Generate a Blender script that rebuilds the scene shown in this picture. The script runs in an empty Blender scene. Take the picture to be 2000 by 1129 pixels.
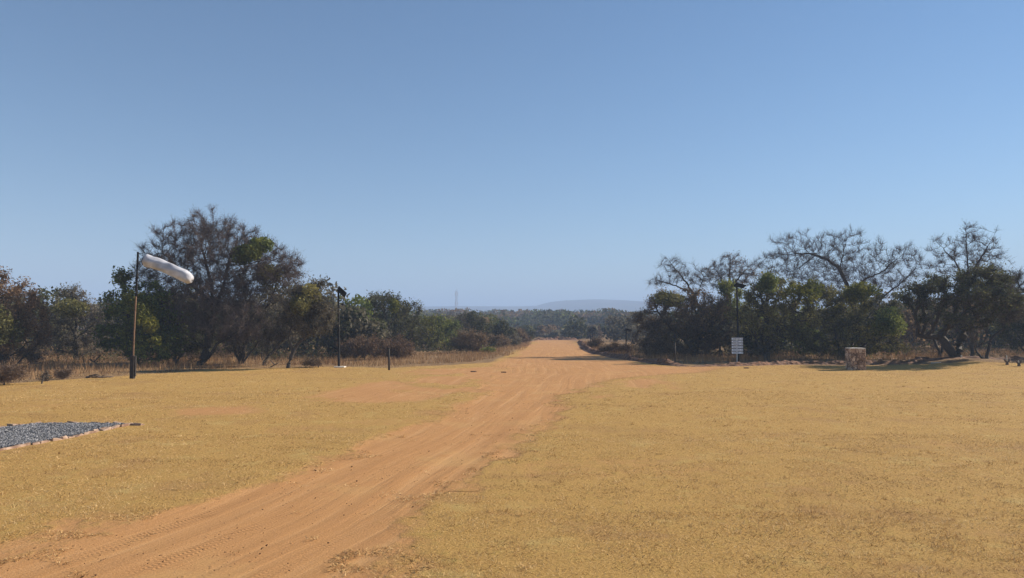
import bpy, math, random
import numpy as np
from mathutils import Vector, Matrix

S = bpy.context.scene
COL = S.collection
rad = math.radians

# ------------------------------------------------------------------ camera, world, sun, exposure
CAM_H = 1.7
FPX, PW, PH, HOR = 1455.0, 2000.0, 1129.0, 640.0
PITCH = math.atan((HOR - PH / 2) / FPX)
cam = bpy.data.cameras.new('camera')
camo = bpy.data.objects.new('camera', cam)
COL.objects.link(camo)
camo.location = (0, 0, CAM_H)
camo.rotation_euler = (math.pi / 2 + PITCH, 0, 0)
cam.sensor_width = 36
cam.lens = FPX / PW * 36
cam.clip_start = 0.1
cam.clip_end = 20000
S.camera = camo

SUN_EL, SUN_AZ = rad(29), rad(68)          # azimuth from +Y (ahead) towards +X (right)
world = bpy.data.worlds.new('World')
S.world = world
world.use_nodes = True
wt = world.node_tree
sky = wt.nodes.new('ShaderNodeTexSky')
sky.sky_type = 'NISHITA'
sky.sun_disc = False
sky.sun_elevation = SUN_EL
sky.sun_rotation = SUN_AZ
sky.altitude = 2200
sky.air_density = 1.3
sky.dust_density = 0.0
sky.ozone_density = 2.6
bg = wt.nodes['Background']
bg.inputs['Strength'].default_value = 0.061
hs = wt.nodes.new('ShaderNodeHueSaturation')
hs.inputs['Saturation'].default_value = 1.13
wt.links.new(sky.outputs['Color'], hs.inputs['Color'])
wt.links.new(hs.outputs['Color'], bg.inputs['Color'])

sun = bpy.data.lights.new('sun', 'SUN')
suno = bpy.data.objects.new('sun', sun)
COL.objects.link(suno)
sd = Vector((math.sin(SUN_AZ) * math.cos(SUN_EL), math.cos(SUN_AZ) * math.cos(SUN_EL), math.sin(SUN_EL)))
suno.rotation_euler = sd.to_track_quat('Z', 'Y').to_euler()
suno.location = sd * 100
sun.energy = 5.0
sun.angle = rad(0.5)
sun.color = (1.0, 0.90, 0.76)

S.view_settings.view_transform = 'Standard'
S.view_settings.look = 'None'
S.view_settings.exposure = 0.86
S.view_settings.gamma = 1
S.view_settings.use_curve_mapping = False
S.render.engine = 'CYCLES'
S.cycles.max_bounces = 5
S.cycles.diffuse_bounces = 3
S.cycles.transmission_bounces = 3
S.cycles.volume_bounces = 2
S.cycles.transparent_max_bounces = 8
S.cycles.use_denoising = True

# ------------------------------------------------------------------ helpers
def ray(px, py):
    u = (px - PW / 2) / FPX
    v = (PH / 2 - py) / FPX
    c, s = math.cos(PITCH), math.sin(PITCH)
    return np.array([u, c - v * s, s + v * c])

def at(px, py, z=0.0):
    d = ray(px, py)
    t = (z - CAM_H) / d[2]
    return np.array([d[0] * t, d[1] * t, z])

def atd(px, py, Y):
    d = ray(px, py)
    t = Y / d[1]
    return np.array([d[0] * t, Y, CAM_H + d[2] * t])

def _hash(ix, iy, seed):
    n = (ix.astype(np.int64) * 374761393 + iy.astype(np.int64) * 668265263 + seed * 974711) & 0x7fffffff
    n = ((n ^ (n >> 13)) * 1274126177) & 0x7fffffff
    n = n ^ (n >> 16)
    return (n & 0xffff) / 65535.0

def vnoise(x, y, seed=0):
    x = np.asarray(x, float); y = np.asarray(y, float)
    ix = np.floor(x).astype(np.int64); iy = np.floor(y).astype(np.int64)
    fx = x - ix; fy = y - iy
    fx = fx * fx * (3 - 2 * fx); fy = fy * fy * (3 - 2 * fy)
    a = _hash(ix, iy, seed); b = _hash(ix + 1, iy, seed)
    c = _hash(ix, iy + 1, seed); d = _hash(ix + 1, iy + 1, seed)
    return (a * (1 - fx) + b * fx) * (1 - fy) + (c * (1 - fx) + d * fx) * fy

def fbm(x, y, seed=0, octv=4):
    t = 0; a = 0.5; s = 0
    for o in range(octv):
        t = t + a * vnoise(x * 2 ** o, y * 2 ** o, seed + o * 17)
        s += a; a *= 0.5
    return t / s

def smooth(a, b, x):
    t = np.clip((x - a) / (b - a), 0, 1)
    return t * t * (3 - 2 * t)

def norm(v):
    return v / np.maximum(np.linalg.norm(v, axis=-1, keepdims=True), 1e-9)

MOUND = at(1860, 708)

def gz(x, y):
    x = np.asarray(x, float); y = np.asarray(y, float)
    z = 6.0 * smooth(130, 520, y)
    z = z + (fbm(x * 0.35, y * 0.35, 3, 3) - 0.5) * 0.05 * smooth(6, 14, np.hypot(x, y))
    d2 = ((x - MOUND[0]) / 3.4) ** 2 + ((y - (MOUND[1] - 1.6)) / 2.6) ** 2
    z = z + 0.27 * np.exp(-d2 * 1.3)
    return z

def make_mesh(name, V, faces, tint=None, mats=None, mat_idx=None, smooth_shade=False, attrs=None):
    """V (N,3); faces a list of int arrays (M,k); tint one float per face"""
    me = bpy.data.meshes.new(name)
    V = np.ascontiguousarray(V, dtype=np.float32)
    faces = [f for f in faces if len(f)]
    me.vertices.add(len(V))
    me.vertices.foreach_set('co', V.ravel())
    loops = np.concatenate([f.ravel() for f in faces]).astype(np.int32)
    sizes = np.concatenate([np.full(len(f), f.shape[1]) for f in faces]).astype(np.int32)
    starts = np.concatenate([[0], np.cumsum(sizes)[:-1]]).astype(np.int32)
    me.loops.add(len(loops))
    me.loops.foreach_set('vertex_index', loops)
    me.polygons.add(len(sizes))
    me.polygons.foreach_set('loop_start', starts)
    me.polygons.foreach_set('loop_total', sizes)
    if mat_idx is not None:
        me.polygons.foreach_set('material_index', np.asarray(mat_idx, dtype=np.int32))
    me.polygons.foreach_set('use_smooth', np.full(len(sizes), smooth_shade))
    me.update(calc_edges=True)
    if tint is not None:
        a = me.attributes.new('tint', 'FLOAT', 'FACE')
        a.data.foreach_set('value', np.asarray(tint, dtype=np.float32))
    for k, v in (attrs or {}).items():
        a = me.attributes.new(k, 'FLOAT', 'POINT')
        a.data.foreach_set('value', np.asarray(v, dtype=np.float32))
    for m in (mats or []):
        me.materials.append(m)
    return me

def link(name, me, parent=None, loc=(0, 0, 0)):
    o = bpy.data.objects.new(name, me)
    COL.objects.link(o)
    o.location = loc
    if parent is not None:
        o.parent = parent
    return o

def thing(name, label, cat, loc=(0, 0, 0), rz=0.0, group=None):
    o = bpy.data.objects.new(name, None)
    COL.objects.link(o)
    o.empty_display_size = 0.3
    o.location = loc
    o.rotation_euler = (0, 0, rz)
    return tag(o, label, cat, group)

def tag(o, label, cat, group=None):
    o['label'] = label
    o['category'] = cat
    if group:
        o['group'] = group
    return o

def kind(o, k, label=None):
    o['kind'] = k
    if label:
        o['label'] = label
    return o

def copy_tree(o, loc, rz=0, sc=1.0, label=None):
    c = o.copy()
    COL.objects.link(c)
    c.location = loc
    c.rotation_euler = (0, 0, rz)
    c.scale = (sc, sc, sc)
    if label:
        c['label'] = label
    for ch in list(o.children):
        d = ch.copy()
        COL.objects.link(d)
        d.parent = c
        for g in list(ch.children):
            e = g.copy()
            COL.objects.link(e)
            e.parent = d
    return c

# ------------------------------------------------------------------ materials
def new_mat(name):
    m = bpy.data.materials.new(name)
    m.use_nodes = True
    nt = m.node_tree
    return m, nt, nt.nodes, nt.links, nt.nodes['Principled BSDF']

def ramp(N, stops, interp='LINEAR'):
    r = N.new('ShaderNodeValToRGB')
    cr = r.color_ramp
    cr.interpolation = interp
    while len(cr.elements) > 1:
        cr.elements.remove(cr.elements[-1])
    cr.elements[0].position = stops[0][0]
    cr.elements[0].color = (*stops[0][1], 1)
    for p, c in stops[1:]:
        e = cr.elements.new(p)
        e.color = (*c, 1)
    return r

def tint_mat(name, stops, rough=0.8, transl=0.0, spec=0.2):
    m, nt, N, L, b = new_mat(name)
    a = N.new('ShaderNodeAttribute'); a.attribute_name = 'tint'
    r = ramp(N, stops)
    L.new(a.outputs['Fac'], r.inputs['Fac'])
    L.new(r.outputs['Color'], b.inputs['Base Color'])
    b.inputs['Roughness'].default_value = rough
    b.inputs['Specular IOR Level'].default_value = spec
    if transl > 0:
        t = N.new('ShaderNodeBsdfTranslucent')
        L.new(r.outputs['Color'], t.inputs['Color'])
        mx = N.new('ShaderNodeMixShader')
        mx.inputs[0].default_value = transl
        L.new(b.outputs[0], mx.inputs[1]); L.new(t.outputs[0], mx.inputs[2])
        L.new(mx.outputs[0], N['Material Output'].inputs['Surface'])
    return m

def noise_mat(name, c1, c2, scale=8, rough=0.7, metal=0.0, bump=0.0, stretch=(1, 1, 1), lo=0.35, hi=0.65):
    m, nt, N, L, b = new_mat(name)
    tc = N.new('ShaderNodeTexCoord')
    mp = N.new('ShaderNodeMapping'); mp.inputs['Scale'].default_value = stretch
    nz = N.new('ShaderNodeTexNoise'); nz.inputs['Scale'].default_value = scale; nz.inputs['Detail'].default_value = 6
    L.new(tc.outputs['Object'], mp.inputs['Vector']); L.new(mp.outputs['Vector'], nz.inputs['Vector'])
    r = ramp(N, [(lo, c1), (hi, c2)])
    L.new(nz.outputs['Fac'], r.inputs['Fac']); L.new(r.outputs['Color'], b.inputs['Base Color'])
    b.inputs['Roughness'].default_value = rough
    b.inputs['Metallic'].default_value = metal
    if bump:
        bp = N.new('ShaderNodeBump'); bp.inputs['Strength'].default_value = bump; bp.inputs['Distance'].default_value = 0.02
        L.new(nz.outputs['Fac'], bp.inputs['Height']); L.new(bp.outputs['Normal'], b.inputs['Normal'])
    return m

M = {}
M['bark'] = noise_mat('dark_bark', (0.030, 0.024, 0.019), (0.075, 0.06, 0.048), 14, 0.9, bump=0.5, stretch=(3, 3, 0.6))
M['bark_grey'] = noise_mat('grey_bark', (0.05, 0.043, 0.038), (0.12, 0.105, 0.09), 14, 0.9, bump=0.5, stretch=(3, 3, 0.6))
M['twig'] = tint_mat('twig_brown', [(0, (0.056, 0.045, 0.040)), (0.5, (0.106, 0.085, 0.073)), (1, (0.213, 0.175, 0.144))], 0.9)
M['twig_purple'] = tint_mat('twig_purple', [(0, (0.056, 0.043, 0.040)), (0.5, (0.106, 0.080, 0.073)), (1, (0.200, 0.156, 0.138))], 0.9)
M['twig_tan'] = tint_mat('twig_tan', [(0, (0.09, 0.065, 0.048)), (0.5, (0.19, 0.135, 0.10)), (1, (0.32, 0.24, 0.17))], 0.9)
M['russet'] = tint_mat('leaf_russet', [(0, (0.105, 0.062, 0.036)), (0.55, (0.25, 0.155, 0.09)), (1, (0.42, 0.28, 0.16))], 0.8, 0.38)
M['dark'] = tint_mat('leaf_dark', [(0, (0.030, 0.034, 0.016)), (0.55, (0.074, 0.079, 0.032)), (1, (0.166, 0.159, 0.063))], 0.7, 0.38)
M['olive'] = tint_mat('leaf_olive', [(0, (0.056, 0.056, 0.022)), (0.55, (0.149, 0.139, 0.048)), (1, (0.317, 0.281, 0.094))], 0.7, 0.38)
M['green'] = tint_mat('leaf_green', [(0, (0.049, 0.066, 0.019)), (0.55, (0.137, 0.167, 0.043)), (1, (0.312, 0.323, 0.078))], 0.65, 0.38)
M['bright'] = tint_mat('leaf_bright', [(0, (0.054, 0.066, 0.012)), (0.55, (0.132, 0.138, 0.022)), (1, (0.264, 0.240, 0.036))], 0.65, 0.38)
M['brown'] = tint_mat('leaf_brown', [(0, (0.068, 0.045, 0.029)), (0.55, (0.162, 0.110, 0.065)), (1, (0.325, 0.219, 0.122))], 0.8, 0.38)
M['grey'] = tint_mat('leaf_grey', [(0, (0.057, 0.051, 0.037)), (0.55, (0.141, 0.125, 0.085)), (1, (0.301, 0.263, 0.178))], 0.8, 0.38)
M['reddish'] = tint_mat('leaf_reddish', [(0, (0.079, 0.047, 0.029)), (0.55, (0.185, 0.112, 0.066)), (1, (0.343, 0.218, 0.119))], 0.8, 0.38)
M['straw'] = tint_mat('dry_straw', [(0, (0.13, 0.068, 0.034)), (0.5, (0.30, 0.175, 0.085)), (1, (0.47, 0.31, 0.16))], 0.8, 0.25)
M['blade'] = tint_mat('lawn_blade', [(0, (0.196, 0.099, 0.041)), (0.25, (0.421, 0.246, 0.093)), (0.6, (0.588, 0.376, 0.149)), (1, (0.764, 0.544, 0.278))], 0.75, 0.2)

# ------------------------------------------------------------------ ground, dirt road
def sdist(P, X, Y):
    """signed distance, positive inside"""
    P = np.asarray(P)[:, :2]
    d = np.full(X.shape, 1e9); inside = np.zeros(X.shape, bool)
    n = len(P)
    for i in range(n):
        a = P[i]; b = P[(i + 1) % n]
        ab = b - a
        t = np.clip(((X - a[0]) * ab[0] + (Y - a[1]) * ab[1]) / max(ab @ ab, 1e-9), 0, 1)
        d = np.minimum(d, np.hypot(X - a[0] - t * ab[0], Y - a[1] - t * ab[1]))
        c = ((a[1] > Y) != (b[1] > Y)) & (X < (b[0] - a[0]) * (Y - a[1]) / (b[1] - a[1] + 1e-12) + a[0])
        inside ^= c
    return np.where(inside, d, -d)

LEFT = [(-8.2, -6), (-5.9, 2), tuple(at(0, 1076)[:2]), tuple(at(250, 1008)[:2]), tuple(at(450, 962)[:2]), tuple(at(600, 908)[:2]),
        tuple(at(760, 850)[:2]), tuple(at(860, 802)[:2]), tuple(at(925, 768)[:2]), tuple(at(968, 740)[:2]), tuple(at(985, 718)[:2])]
RIGHT = [(-3.4, -6), (-1.6, 2), tuple(at(770, 1135)[:2]), tuple(at(820, 1062)[:2]), tuple(at(880, 965)[:2]), tuple(at(965, 903)[:2]),
         tuple(at(1050, 842)[:2]), tuple(at(1108, 784)[:2]), tuple(at(1135, 752)[:2]), tuple(at(1180, 738)[:2])]
P_TRACK = np.array(LEFT + RIGHT[::-1])
P_STRIP = np.array([at(968, 740)[:2], at(980, 715)[:2], at(1002, 694)[:2], at(1028, 676)[:2], at(1042, 667)[:2], at(1050, 664.2)[:2],
                    at(1128, 664.2)[:2], at(1134, 671)[:2], at(1150, 686)[:2], at(1205, 702)[:2], at(1300, 714)[:2], at(1420, 717)[:2], at(1425, 722)[:2],
                    at(1300, 730)[:2], at(1190, 741)[:2], at(1120, 756)[:2]])
PATCH = [([(560, 783), (700, 748), (820, 724), (1000, 714), (1010, 745), (910, 775), (760, 788)], 0.95),
         ([(320, 800), (480, 793), (500, 806), (350, 812)], 0.68),
         ([(1120, 752), (1300, 735), (1330, 760), (1150, 782)], 0.8),
         ([(1060, 818), (1140, 815), (1140, 832), (1050, 836)], 0.5),
         ([(800, 1065), (900, 1040), (960, 1080), (760, 1129)], 0.5),
         ([(300, 885), (520, 880), (560, 905), (400, 915)], 0.34)]
PATCH = [(np.array([at(*q)[:2] for q in pts]), s) for pts, s in PATCH]
# the middle line of the track, for the wheel marks that run along it
LR = [np.array(LEFT), np.array(RIGHT)]
def resamp(P, n):
    P = np.asarray(P, float)
    s = np.concatenate([[0], np.cumsum(np.linalg.norm(np.diff(P, axis=0), axis=1))])
    q = np.linspace(0, s[-1], n)
    return np.stack([np.interp(q, s, P[:, k]) for k in range(P.shape[1])], 1)
MID = (resamp(LR[0], 60) + resamp(LR[1], 60)) / 2
MID = np.concatenate([MID, np.array([[1.6, 40], [3.0, 60], [6.0, 110]])])
MID = resamp(MID, 160)

def dirt_value(X, Y):
    R = np.hypot(X, Y)
    n = fbm(X * 1.5, Y * 1.2, 11, 5) - 0.5
    n2 = fbm(X * 0.35, Y * 0.2, 31, 4) - 0.5
    s1 = sdist(P_TRACK, X, Y); s2 = sdist(P_STRIP, X, Y)
    w = 0.62 + 0.014 * R
    a = smooth(-w, w, s1 + n * (1.15 + 0.03 * R))
    b = smooth(-w * 1.2, w * 1.2, s2 + n2 * (1.2 + 0.03 * R))
    d = np.maximum(a, b)
    core = d.copy()
    for P, s in PATCH:
        sp = sdist(P, X, Y)
        wide = 0.3 + 0.03 * R
        pm = smooth(-wide, wide, sp + n2 * 2 * wide) * s
        pm = pm * smooth(0.26, 0.62, fbm(X * 0.8, Y * 0.45, 47, 4))
        d = np.maximum(d, pm)
    spots = smooth(0.62, 0.78, fbm(X * 0.55, Y * 0.55, 71, 5)) * 0.42
    return np.maximum(d, spots), core

def track_uv(X, Y):
    best = np.full(X.shape, 1e9); U = np.zeros(X.shape); T = np.zeros(X.shape); acc = 0
    for i in range(len(MID) - 1):
        a = MID[i]; ab = MID[i + 1] - a; l = np.linalg.norm(ab); e = ab / l
        t = np.clip((X - a[0]) * e[0] + (Y - a[1]) * e[1], 0, l)
        dx = X - a[0] - t * e[0]; dy = Y - a[1] - t * e[1]
        d = np.hypot(dx, dy)
        k = d < best
        best = np.where(k, d, best)
        U = np.where(k, (X - a[0]) * e[1] - (Y - a[1]) * e[0], U)
        T = np.where(k, acc + t, T)
        acc += l
    return U, T

def ground_material():
    m, nt, N, L, b = new_mat('ground_surface')
    geo = N.new('ShaderNodeNewGeometry')
    def noise(scale, detail=6, rough=0.6, vec=None, dist=0.0):
        n = N.new('ShaderNodeTexNoise'); n.inputs['Scale'].default_value = scale
        n.inputs['Detail'].default_value = detail; n.inputs['Roughness'].default_value = rough
        n.inputs['Distortion'].default_value = dist
        L.new(vec if vec is not None else geo.outputs['Position'], n.inputs['Vector'])
        return n.outputs['Fac']
    def math_(op, x, y=None, clamp=False):
        n = N.new('ShaderNodeMath'); n.operation = op; n.use_clamp = clamp
        for i, v in enumerate((x, y)):
            if v is None: continue
            if isinstance(v, (int, float)): n.inputs[i].default_value = v
            else: L.new(v, n.inputs[i])
        return n.outputs[0]
    def mix(f, x, y, mode='MIX'):
        n = N.new('ShaderNodeMix'); n.data_type = 'RGBA'; n.blend_type = mode
        if isinstance(f, (int, float)): n.inputs[0].default_value = f
        else: L.new(f, n.inputs[0])
        for i, v in ((6, x), (7, y)):
            if isinstance(v, tuple): n.inputs[i].default_value = (*v, 1)
            else: L.new(v, n.inputs[i])
        return n.outputs[2]
    def rmp(f, stops):
        r = ramp(N, stops); L.new(f, r.inputs['Fac']); return r.outputs['Color']
    def mrange(v, a, c, lo=0.0, hi=1.0):
        n = N.new('ShaderNodeMapRange'); n.inputs[1].default_value = a; n.inputs[2].default_value = c
        n.inputs[3].default_value = lo; n.inputs[4].default_value = hi
        n.interpolation_type = 'SMOOTHSTEP'
        L.new(v, n.inputs[0]); return n.outputs[0]
    def attr(nm):
        a = N.new('ShaderNodeAttribute'); a.attribute_name = nm; return a.outputs['Fac']
    dirt, tu, tv = attr('dirt'), attr('tu'), attr('tv')
    # dry lawn
    fine = noise(38, 8, 0.75)
    mid = noise(5.5, 7, 0.7)
    big = noise(0.45, 6, 0.62)
    g = rmp(fine, [(0.30, (0.20, 0.115, 0.036)), (0.45, (0.41, 0.243, 0.075)), (0.58, (0.50, 0.305, 0.10)), (0.75, (0.61, 0.415, 0.165))])
    g = mix(mrange(mid, 0.50, 0.72, 0, 0.65), g, (0.40, 0.275, 0.078))
    g = mix(mrange(big, 0.50, 0.68, 0, 0.45), g, (0.35, 0.20, 0.075))
    g = mix(mrange(noise(0.9, 7, 0.72), 0.52, 0.68, 0, 0.5), g, (0.38, 0.215, 0.090))
    g = mix(mrange(noise(1.3, 6, 0.65), 0.54, 0.70, 0, 0.55), g, (0.50, 0.365, 0.135))
    # red earth
    fe = noise(60, 6, 0.7)
    e = rmp(fe, [(0.3, (0.34, 0.165, 0.062)), (0.55, (0.47, 0.245, 0.098)), (0.8, (0.56, 0.32, 0.145))])
    cmb = N.new('ShaderNodeCombineXYZ'); L.new(math_('MULTIPLY', tu, 5.0), cmb.inputs[0]); L.new(math_('MULTIPLY', tv, 0.22), cmb.inputs[1])
    streak = noise(1.0, 6, 0.6, cmb.outputs[0], 0.3)
    e = mix(mrange(streak, 0.47, 0.66, 0, 0.42), e, (0.41, 0.205, 0.08))
    e = mix(mrange(streak, 0.50, 0.32, 0, 0.42), e, (0.57, 0.33, 0.15))
    e = mix(mrange(noise(0.7, 5), 0.5, 0.68, 0, 0.45), e, (0.50, 0.30, 0.12))
    # tread bars pressed into two wheel lanes
    def lane(c, w):
        d = math_('ABSOLUTE', math_('SUBTRACT', tu, c))
        return mrange(d, w, w * 0.55)
    lanes = math_('MAXIMUM', math_('MAXIMUM', lane(0.62, 0.12), lane(-0.28, 0.11)), math_('MULTIPLY', math_('MAXIMUM', lane(0.18, 0.10), lane(-0.95, 0.12)), mrange(noise(0.35, 3), 0.45, 0.6)))
    lanes = math_('MULTIPLY', math_('MULTIPLY', lanes, mrange(noise(0.55, 4), 0.36, 0.62)), mrange(noise(5, 4), 0.3, 0.6))
    wv = math_('SINE', math_('ADD', math_('MULTIPLY', tv, 150.0), math_('MULTIPLY', math_('ABSOLUTE', math_('SINE', math_('MULTIPLY', tu, 40.0))), 2.5)))
    tread = math_('MULTIPLY', wv, lanes)
    e = mix(math_('MULTIPLY', lanes, 0.3), e, (0.38, 0.19, 0.075))
    # dark crumbs of soil
    vor = N.new('ShaderNodeTexVoronoi'); vor.inputs['Scale'].default_value = 9
    L.new(geo.outputs['Position'], vor.inputs['Vector'])
    crumb = math_('MULTIPLY', mrange(vor.outputs['Distance'], 0.16, 0.10), mrange(noise(1.1, 4), 0.5, 0.62))
    e = mix(math_('MULTIPLY', crumb, 0.6), e, (0.19, 0.09, 0.04))
    edge = math_('ADD', dirt, math_('MULTIPLY', math_('SUBTRACT', noise(7, 7, 0.75), 0.5), 0.9))
    f = mrange(edge, 0.28, 0.72)
    v = rmp(noise(2.2, 7, 0.7), [(0.3, (0.13, 0.075, 0.04)), (0.5, (0.24, 0.15, 0.075)), (0.7, (0.36, 0.24, 0.12))])
    g = mix(mrange(math_('ADD', attr('veld'), math_('MULTIPLY', math_('SUBTRACT', noise(0.9, 5), 0.5), 0.8)), 0.35, 0.65), g, v)
    col = mix(f, g, e)
    L.new(col, b.inputs['Base Color'])
    b.inputs['Roughness'].default_value = 0.95
    b.inputs['Specular IOR Level'].default_value = 0.1
    hg = math_('ADD', math_('MULTIPLY', fine, 1.0), math_('MULTIPLY', mid, 1.2))
    he = math_('ADD', math_('ADD', math_('MULTIPLY', streak, 0.9), math_('MULTIPLY', fe, 0.25)), math_('ADD', math_('MULTIPLY', tread, 0.09), math_('MULTIPLY', crumb, 0.4)))
    hm = N.new('ShaderNodeMix'); hm.data_type = 'FLOAT'
    L.new(f, hm.inputs[0]); L.new(hg, hm.inputs[2]); L.new(he, hm.inputs[3])
    bp = N.new('ShaderNodeBump'); bp.inputs['Strength'].default_value = 0.7; bp.inputs['Distance'].default_value = 0.035
    L.new(hm.outputs[0], bp.inputs['Height']); L.new(bp.outputs['Normal'], b.inputs['Normal'])
    return m
M['ground'] = ground_material()

ys = np.concatenate([np.linspace(-70, -4, 14), np.linspace(-3, 3.8, 12), 4.0 * 1.0115 ** np.arange(0, 592)])
ts = np.linspace(-1, 1, 441)
ts = np.sign(ts) * (0.62 * np.abs(ts) + 0.98 * np.abs(ts) ** 3)
YY, TT = np.meshgrid(ys, ts, indexing='ij')
XX = TT * (6 + np.abs(YY))
ZZ = gz(XX, YY)
DV, CORE = dirt_value(XX, YY)
TU, TV = track_uv(XX, YY)
# shallow wheel hollows
ZZ = ZZ - 0.02 * CORE * smooth(0.3, 0.9, CORE) + 0.012 * CORE * (fbm(TU * 4, TV * 0.25, 5, 3) - 0.5)
V = np.stack([XX, YY, ZZ], -1).reshape(-1, 3)
nr, nc = YY.shape
idx = np.arange(nr * nc).reshape(nr, nc)
F = np.stack([idx[:-1, :-1], idx[:-1, 1:], idx[1:, 1:], idx[1:, :-1]], -1).reshape(-1, 4)
P_LAWN = np.array([[-70, -60]] + [at(*p)[:2] for p in [(-300, 752), (0, 750), (250, 733), (420, 721), (660, 716), (760, 719), (960, 708), (1040, 668), (1130, 668), (1160, 689), (1210, 700), (1330, 715), (1420, 713), (1660, 714), (1900, 714), (2200, 717)]] + [[90, 40], [70, -60]])
VE = 1 - smooth(-1.0, 1.0, sdist(P_LAWN, XX, YY))
at_g = dict(dirt=DV.ravel(), tu=TU.ravel(), tv=TV.ravel(), veld=VE.ravel())
gr = link('ground', make_mesh('ground', V, [F], mats=[M['ground']], smooth_shade=True, attrs=at_g))
kind(gr, 'structure', 'dry straw coloured lawn around a sandy track')
fc = CORE.ravel()[F].mean(1)
RF = F[fc > 0.5]
used = np.unique(RF)
remap = np.zeros(nr * nc, int); remap[used] = np.arange(len(used))
RV = V[used].copy(); RV[:, 2] += 0.004
rd = link('dirt_road', make_mesh('dirt_road', RV, [remap[RF]], mats=[M['ground']], smooth_shade=True,
                                 attrs={k: v[used] for k, v in at_g.items()}))
kind(rd, 'structure', 'orange sandy track curving into a straight dirt airstrip')

def dirt_at(x, y):
    return dirt_value(np.asarray(x, float), np.asarray(y, float))

# gravel bed outline (also keeps blades out of it)
BED = np.array([at(251, 831)[:2], at(76, 829)[:2], [-8.75, 12.35], [-9.6, 9.0], [-7.45, 8.2]])

# ------------------------------------------------------------------ grass blades
rng = np.random.default_rng(5)
def blades(x, y, length, width, lean, tint, zoff=-0.004):
    n = len(x)
    az = rng.uniform(0, 2 * np.pi, n)
    ln = length
    dirv = np.stack([np.cos(az) * np.sin(lean), np.sin(az) * np.sin(lean), np.cos(lean)], 1)
    side = np.stack([-np.sin(az), np.cos(az), np.zeros(n)], 1)
    rot = rng.uniform(-0.9, 0.9, n)
    side = side * np.cos(rot)[:, None] + np.cross(dirv, side) * np.sin(rot)[:, None]
    b = np.stack([x, y, gz(x, y) + zoff], 1)
    p0 = b - side * width[:, None] * 0.5
    p1 = b + side * width[:, None] * 0.5
    p2 = b + dirv * ln[:, None] - np.array([0, 0, 1.0]) * (ln * 0.12)[:, None]
    V = np.stack([p0, p1, p2], 1).reshape(-1, 3)
    F = np.arange(3 * n).reshape(-1, 3)
    return V, F, tint

def lawn():
    Vs, Fs, Ts = [], [], []; off = 0
    for y0, y1, dens, in ((3.6, 7, 4600), (7, 12, 2100), (12, 20, 760), (20, 34, 200)):
        xm = 0.90 * y1 + 4.5
        n = int((y1 - y0) * 2 * xm * dens)
        x = rng.uniform(-xm, xm, n); y = rng.uniform(y0, y1, n)
        k = np.abs(x) < 0.88 * y + 4.5
        x, y = x[k], y[k]
        clump = fbm(x * 2.2, y * 2.2, 91, 4)
        dv, core = dirt_at(x, y)
        nn = (fbm(x * 4, y * 4, 23, 4) - 0.5) * 2.1
        keep = (rng.random(len(x)) < smooth(0.28, 0.6, clump) * 0.45 + 0.55) & (dv + nn < 0.45) & (sdist(BED, x, y) < -0.14)
        x, y, clump = x[keep], y[keep], clump[keep]
        n = len(x)
        ln = rng.uniform(0.014, 0.045, n) * (0.75 + 0.7 * clump)
        w = rng.uniform(0.003, 0.0055, n) * (0.8 + 0.065 * y)
        ln = ln * (0.9 + 0.02 * y)
        big = fbm(x * 0.5, y * 0.5, 8, 4)
        t = np.clip(0.56 + 0.9 * (big - 0.5) + 1.0 * (fbm(x * 1.0, y * 2.6, 15, 4) - 0.5) + rng.normal(0, 0.29, n), 0, 1)
        V, F, T = blades(x, y, ln, w, rng.uniform(0.75, 1.5, n), t)
        Vs.append(V); Fs.append(F + off); Ts.append(T); off += len(V)
    # uneven taller tufts
    nt = 5200
    ty = 4.0 * (24 / 4.0) ** rng.random(nt); tx = rng.uniform(-1, 1, nt) * (0.85 * ty + 3)
    dv, core = dirt_at(tx, ty)
    kp = (dv < 0.35) & (sdist(BED, tx, ty) < -0.2) & (rng.random(nt) < smooth(0.35, 0.65, fbm(tx * 0.7, ty * 0.7, 61, 4)))
    tx, ty = tx[kp], ty[kp]; m = 16
    sp = np.repeat(rng.uniform(0.015, 0.05, len(tx)), m)
    x = np.repeat(tx, m) + rng.normal(0, 1, len(tx) * m) * sp; y = np.repeat(ty, m) + rng.normal(0, 1, len(tx) * m) * sp
    n = len(x)
    t = np.clip(np.repeat(rng.normal(0.55, 0.2, len(tx)), m) + rng.normal(0, 0.2, n), 0, 1)
    V, F, T = blades(x, y, rng.uniform(0.03, 0.07, n), rng.uniform(0.003, 0.0055, n) * (0.8 + 0.05 * y), rng.uniform(0.25, 1.2, n), t)
    Vs.append(V); Fs.append(F + off); Ts.append(T); off += len(V)
    o = link('lawn_grass', make_mesh('lawn_grass', np.concatenate(Vs), [np.concatenate(Fs)], np.concatenate(Ts), [M['blade']]))
    kind(o, 'stuff', 'short dry straw blades of the lawn')
lawn()

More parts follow.
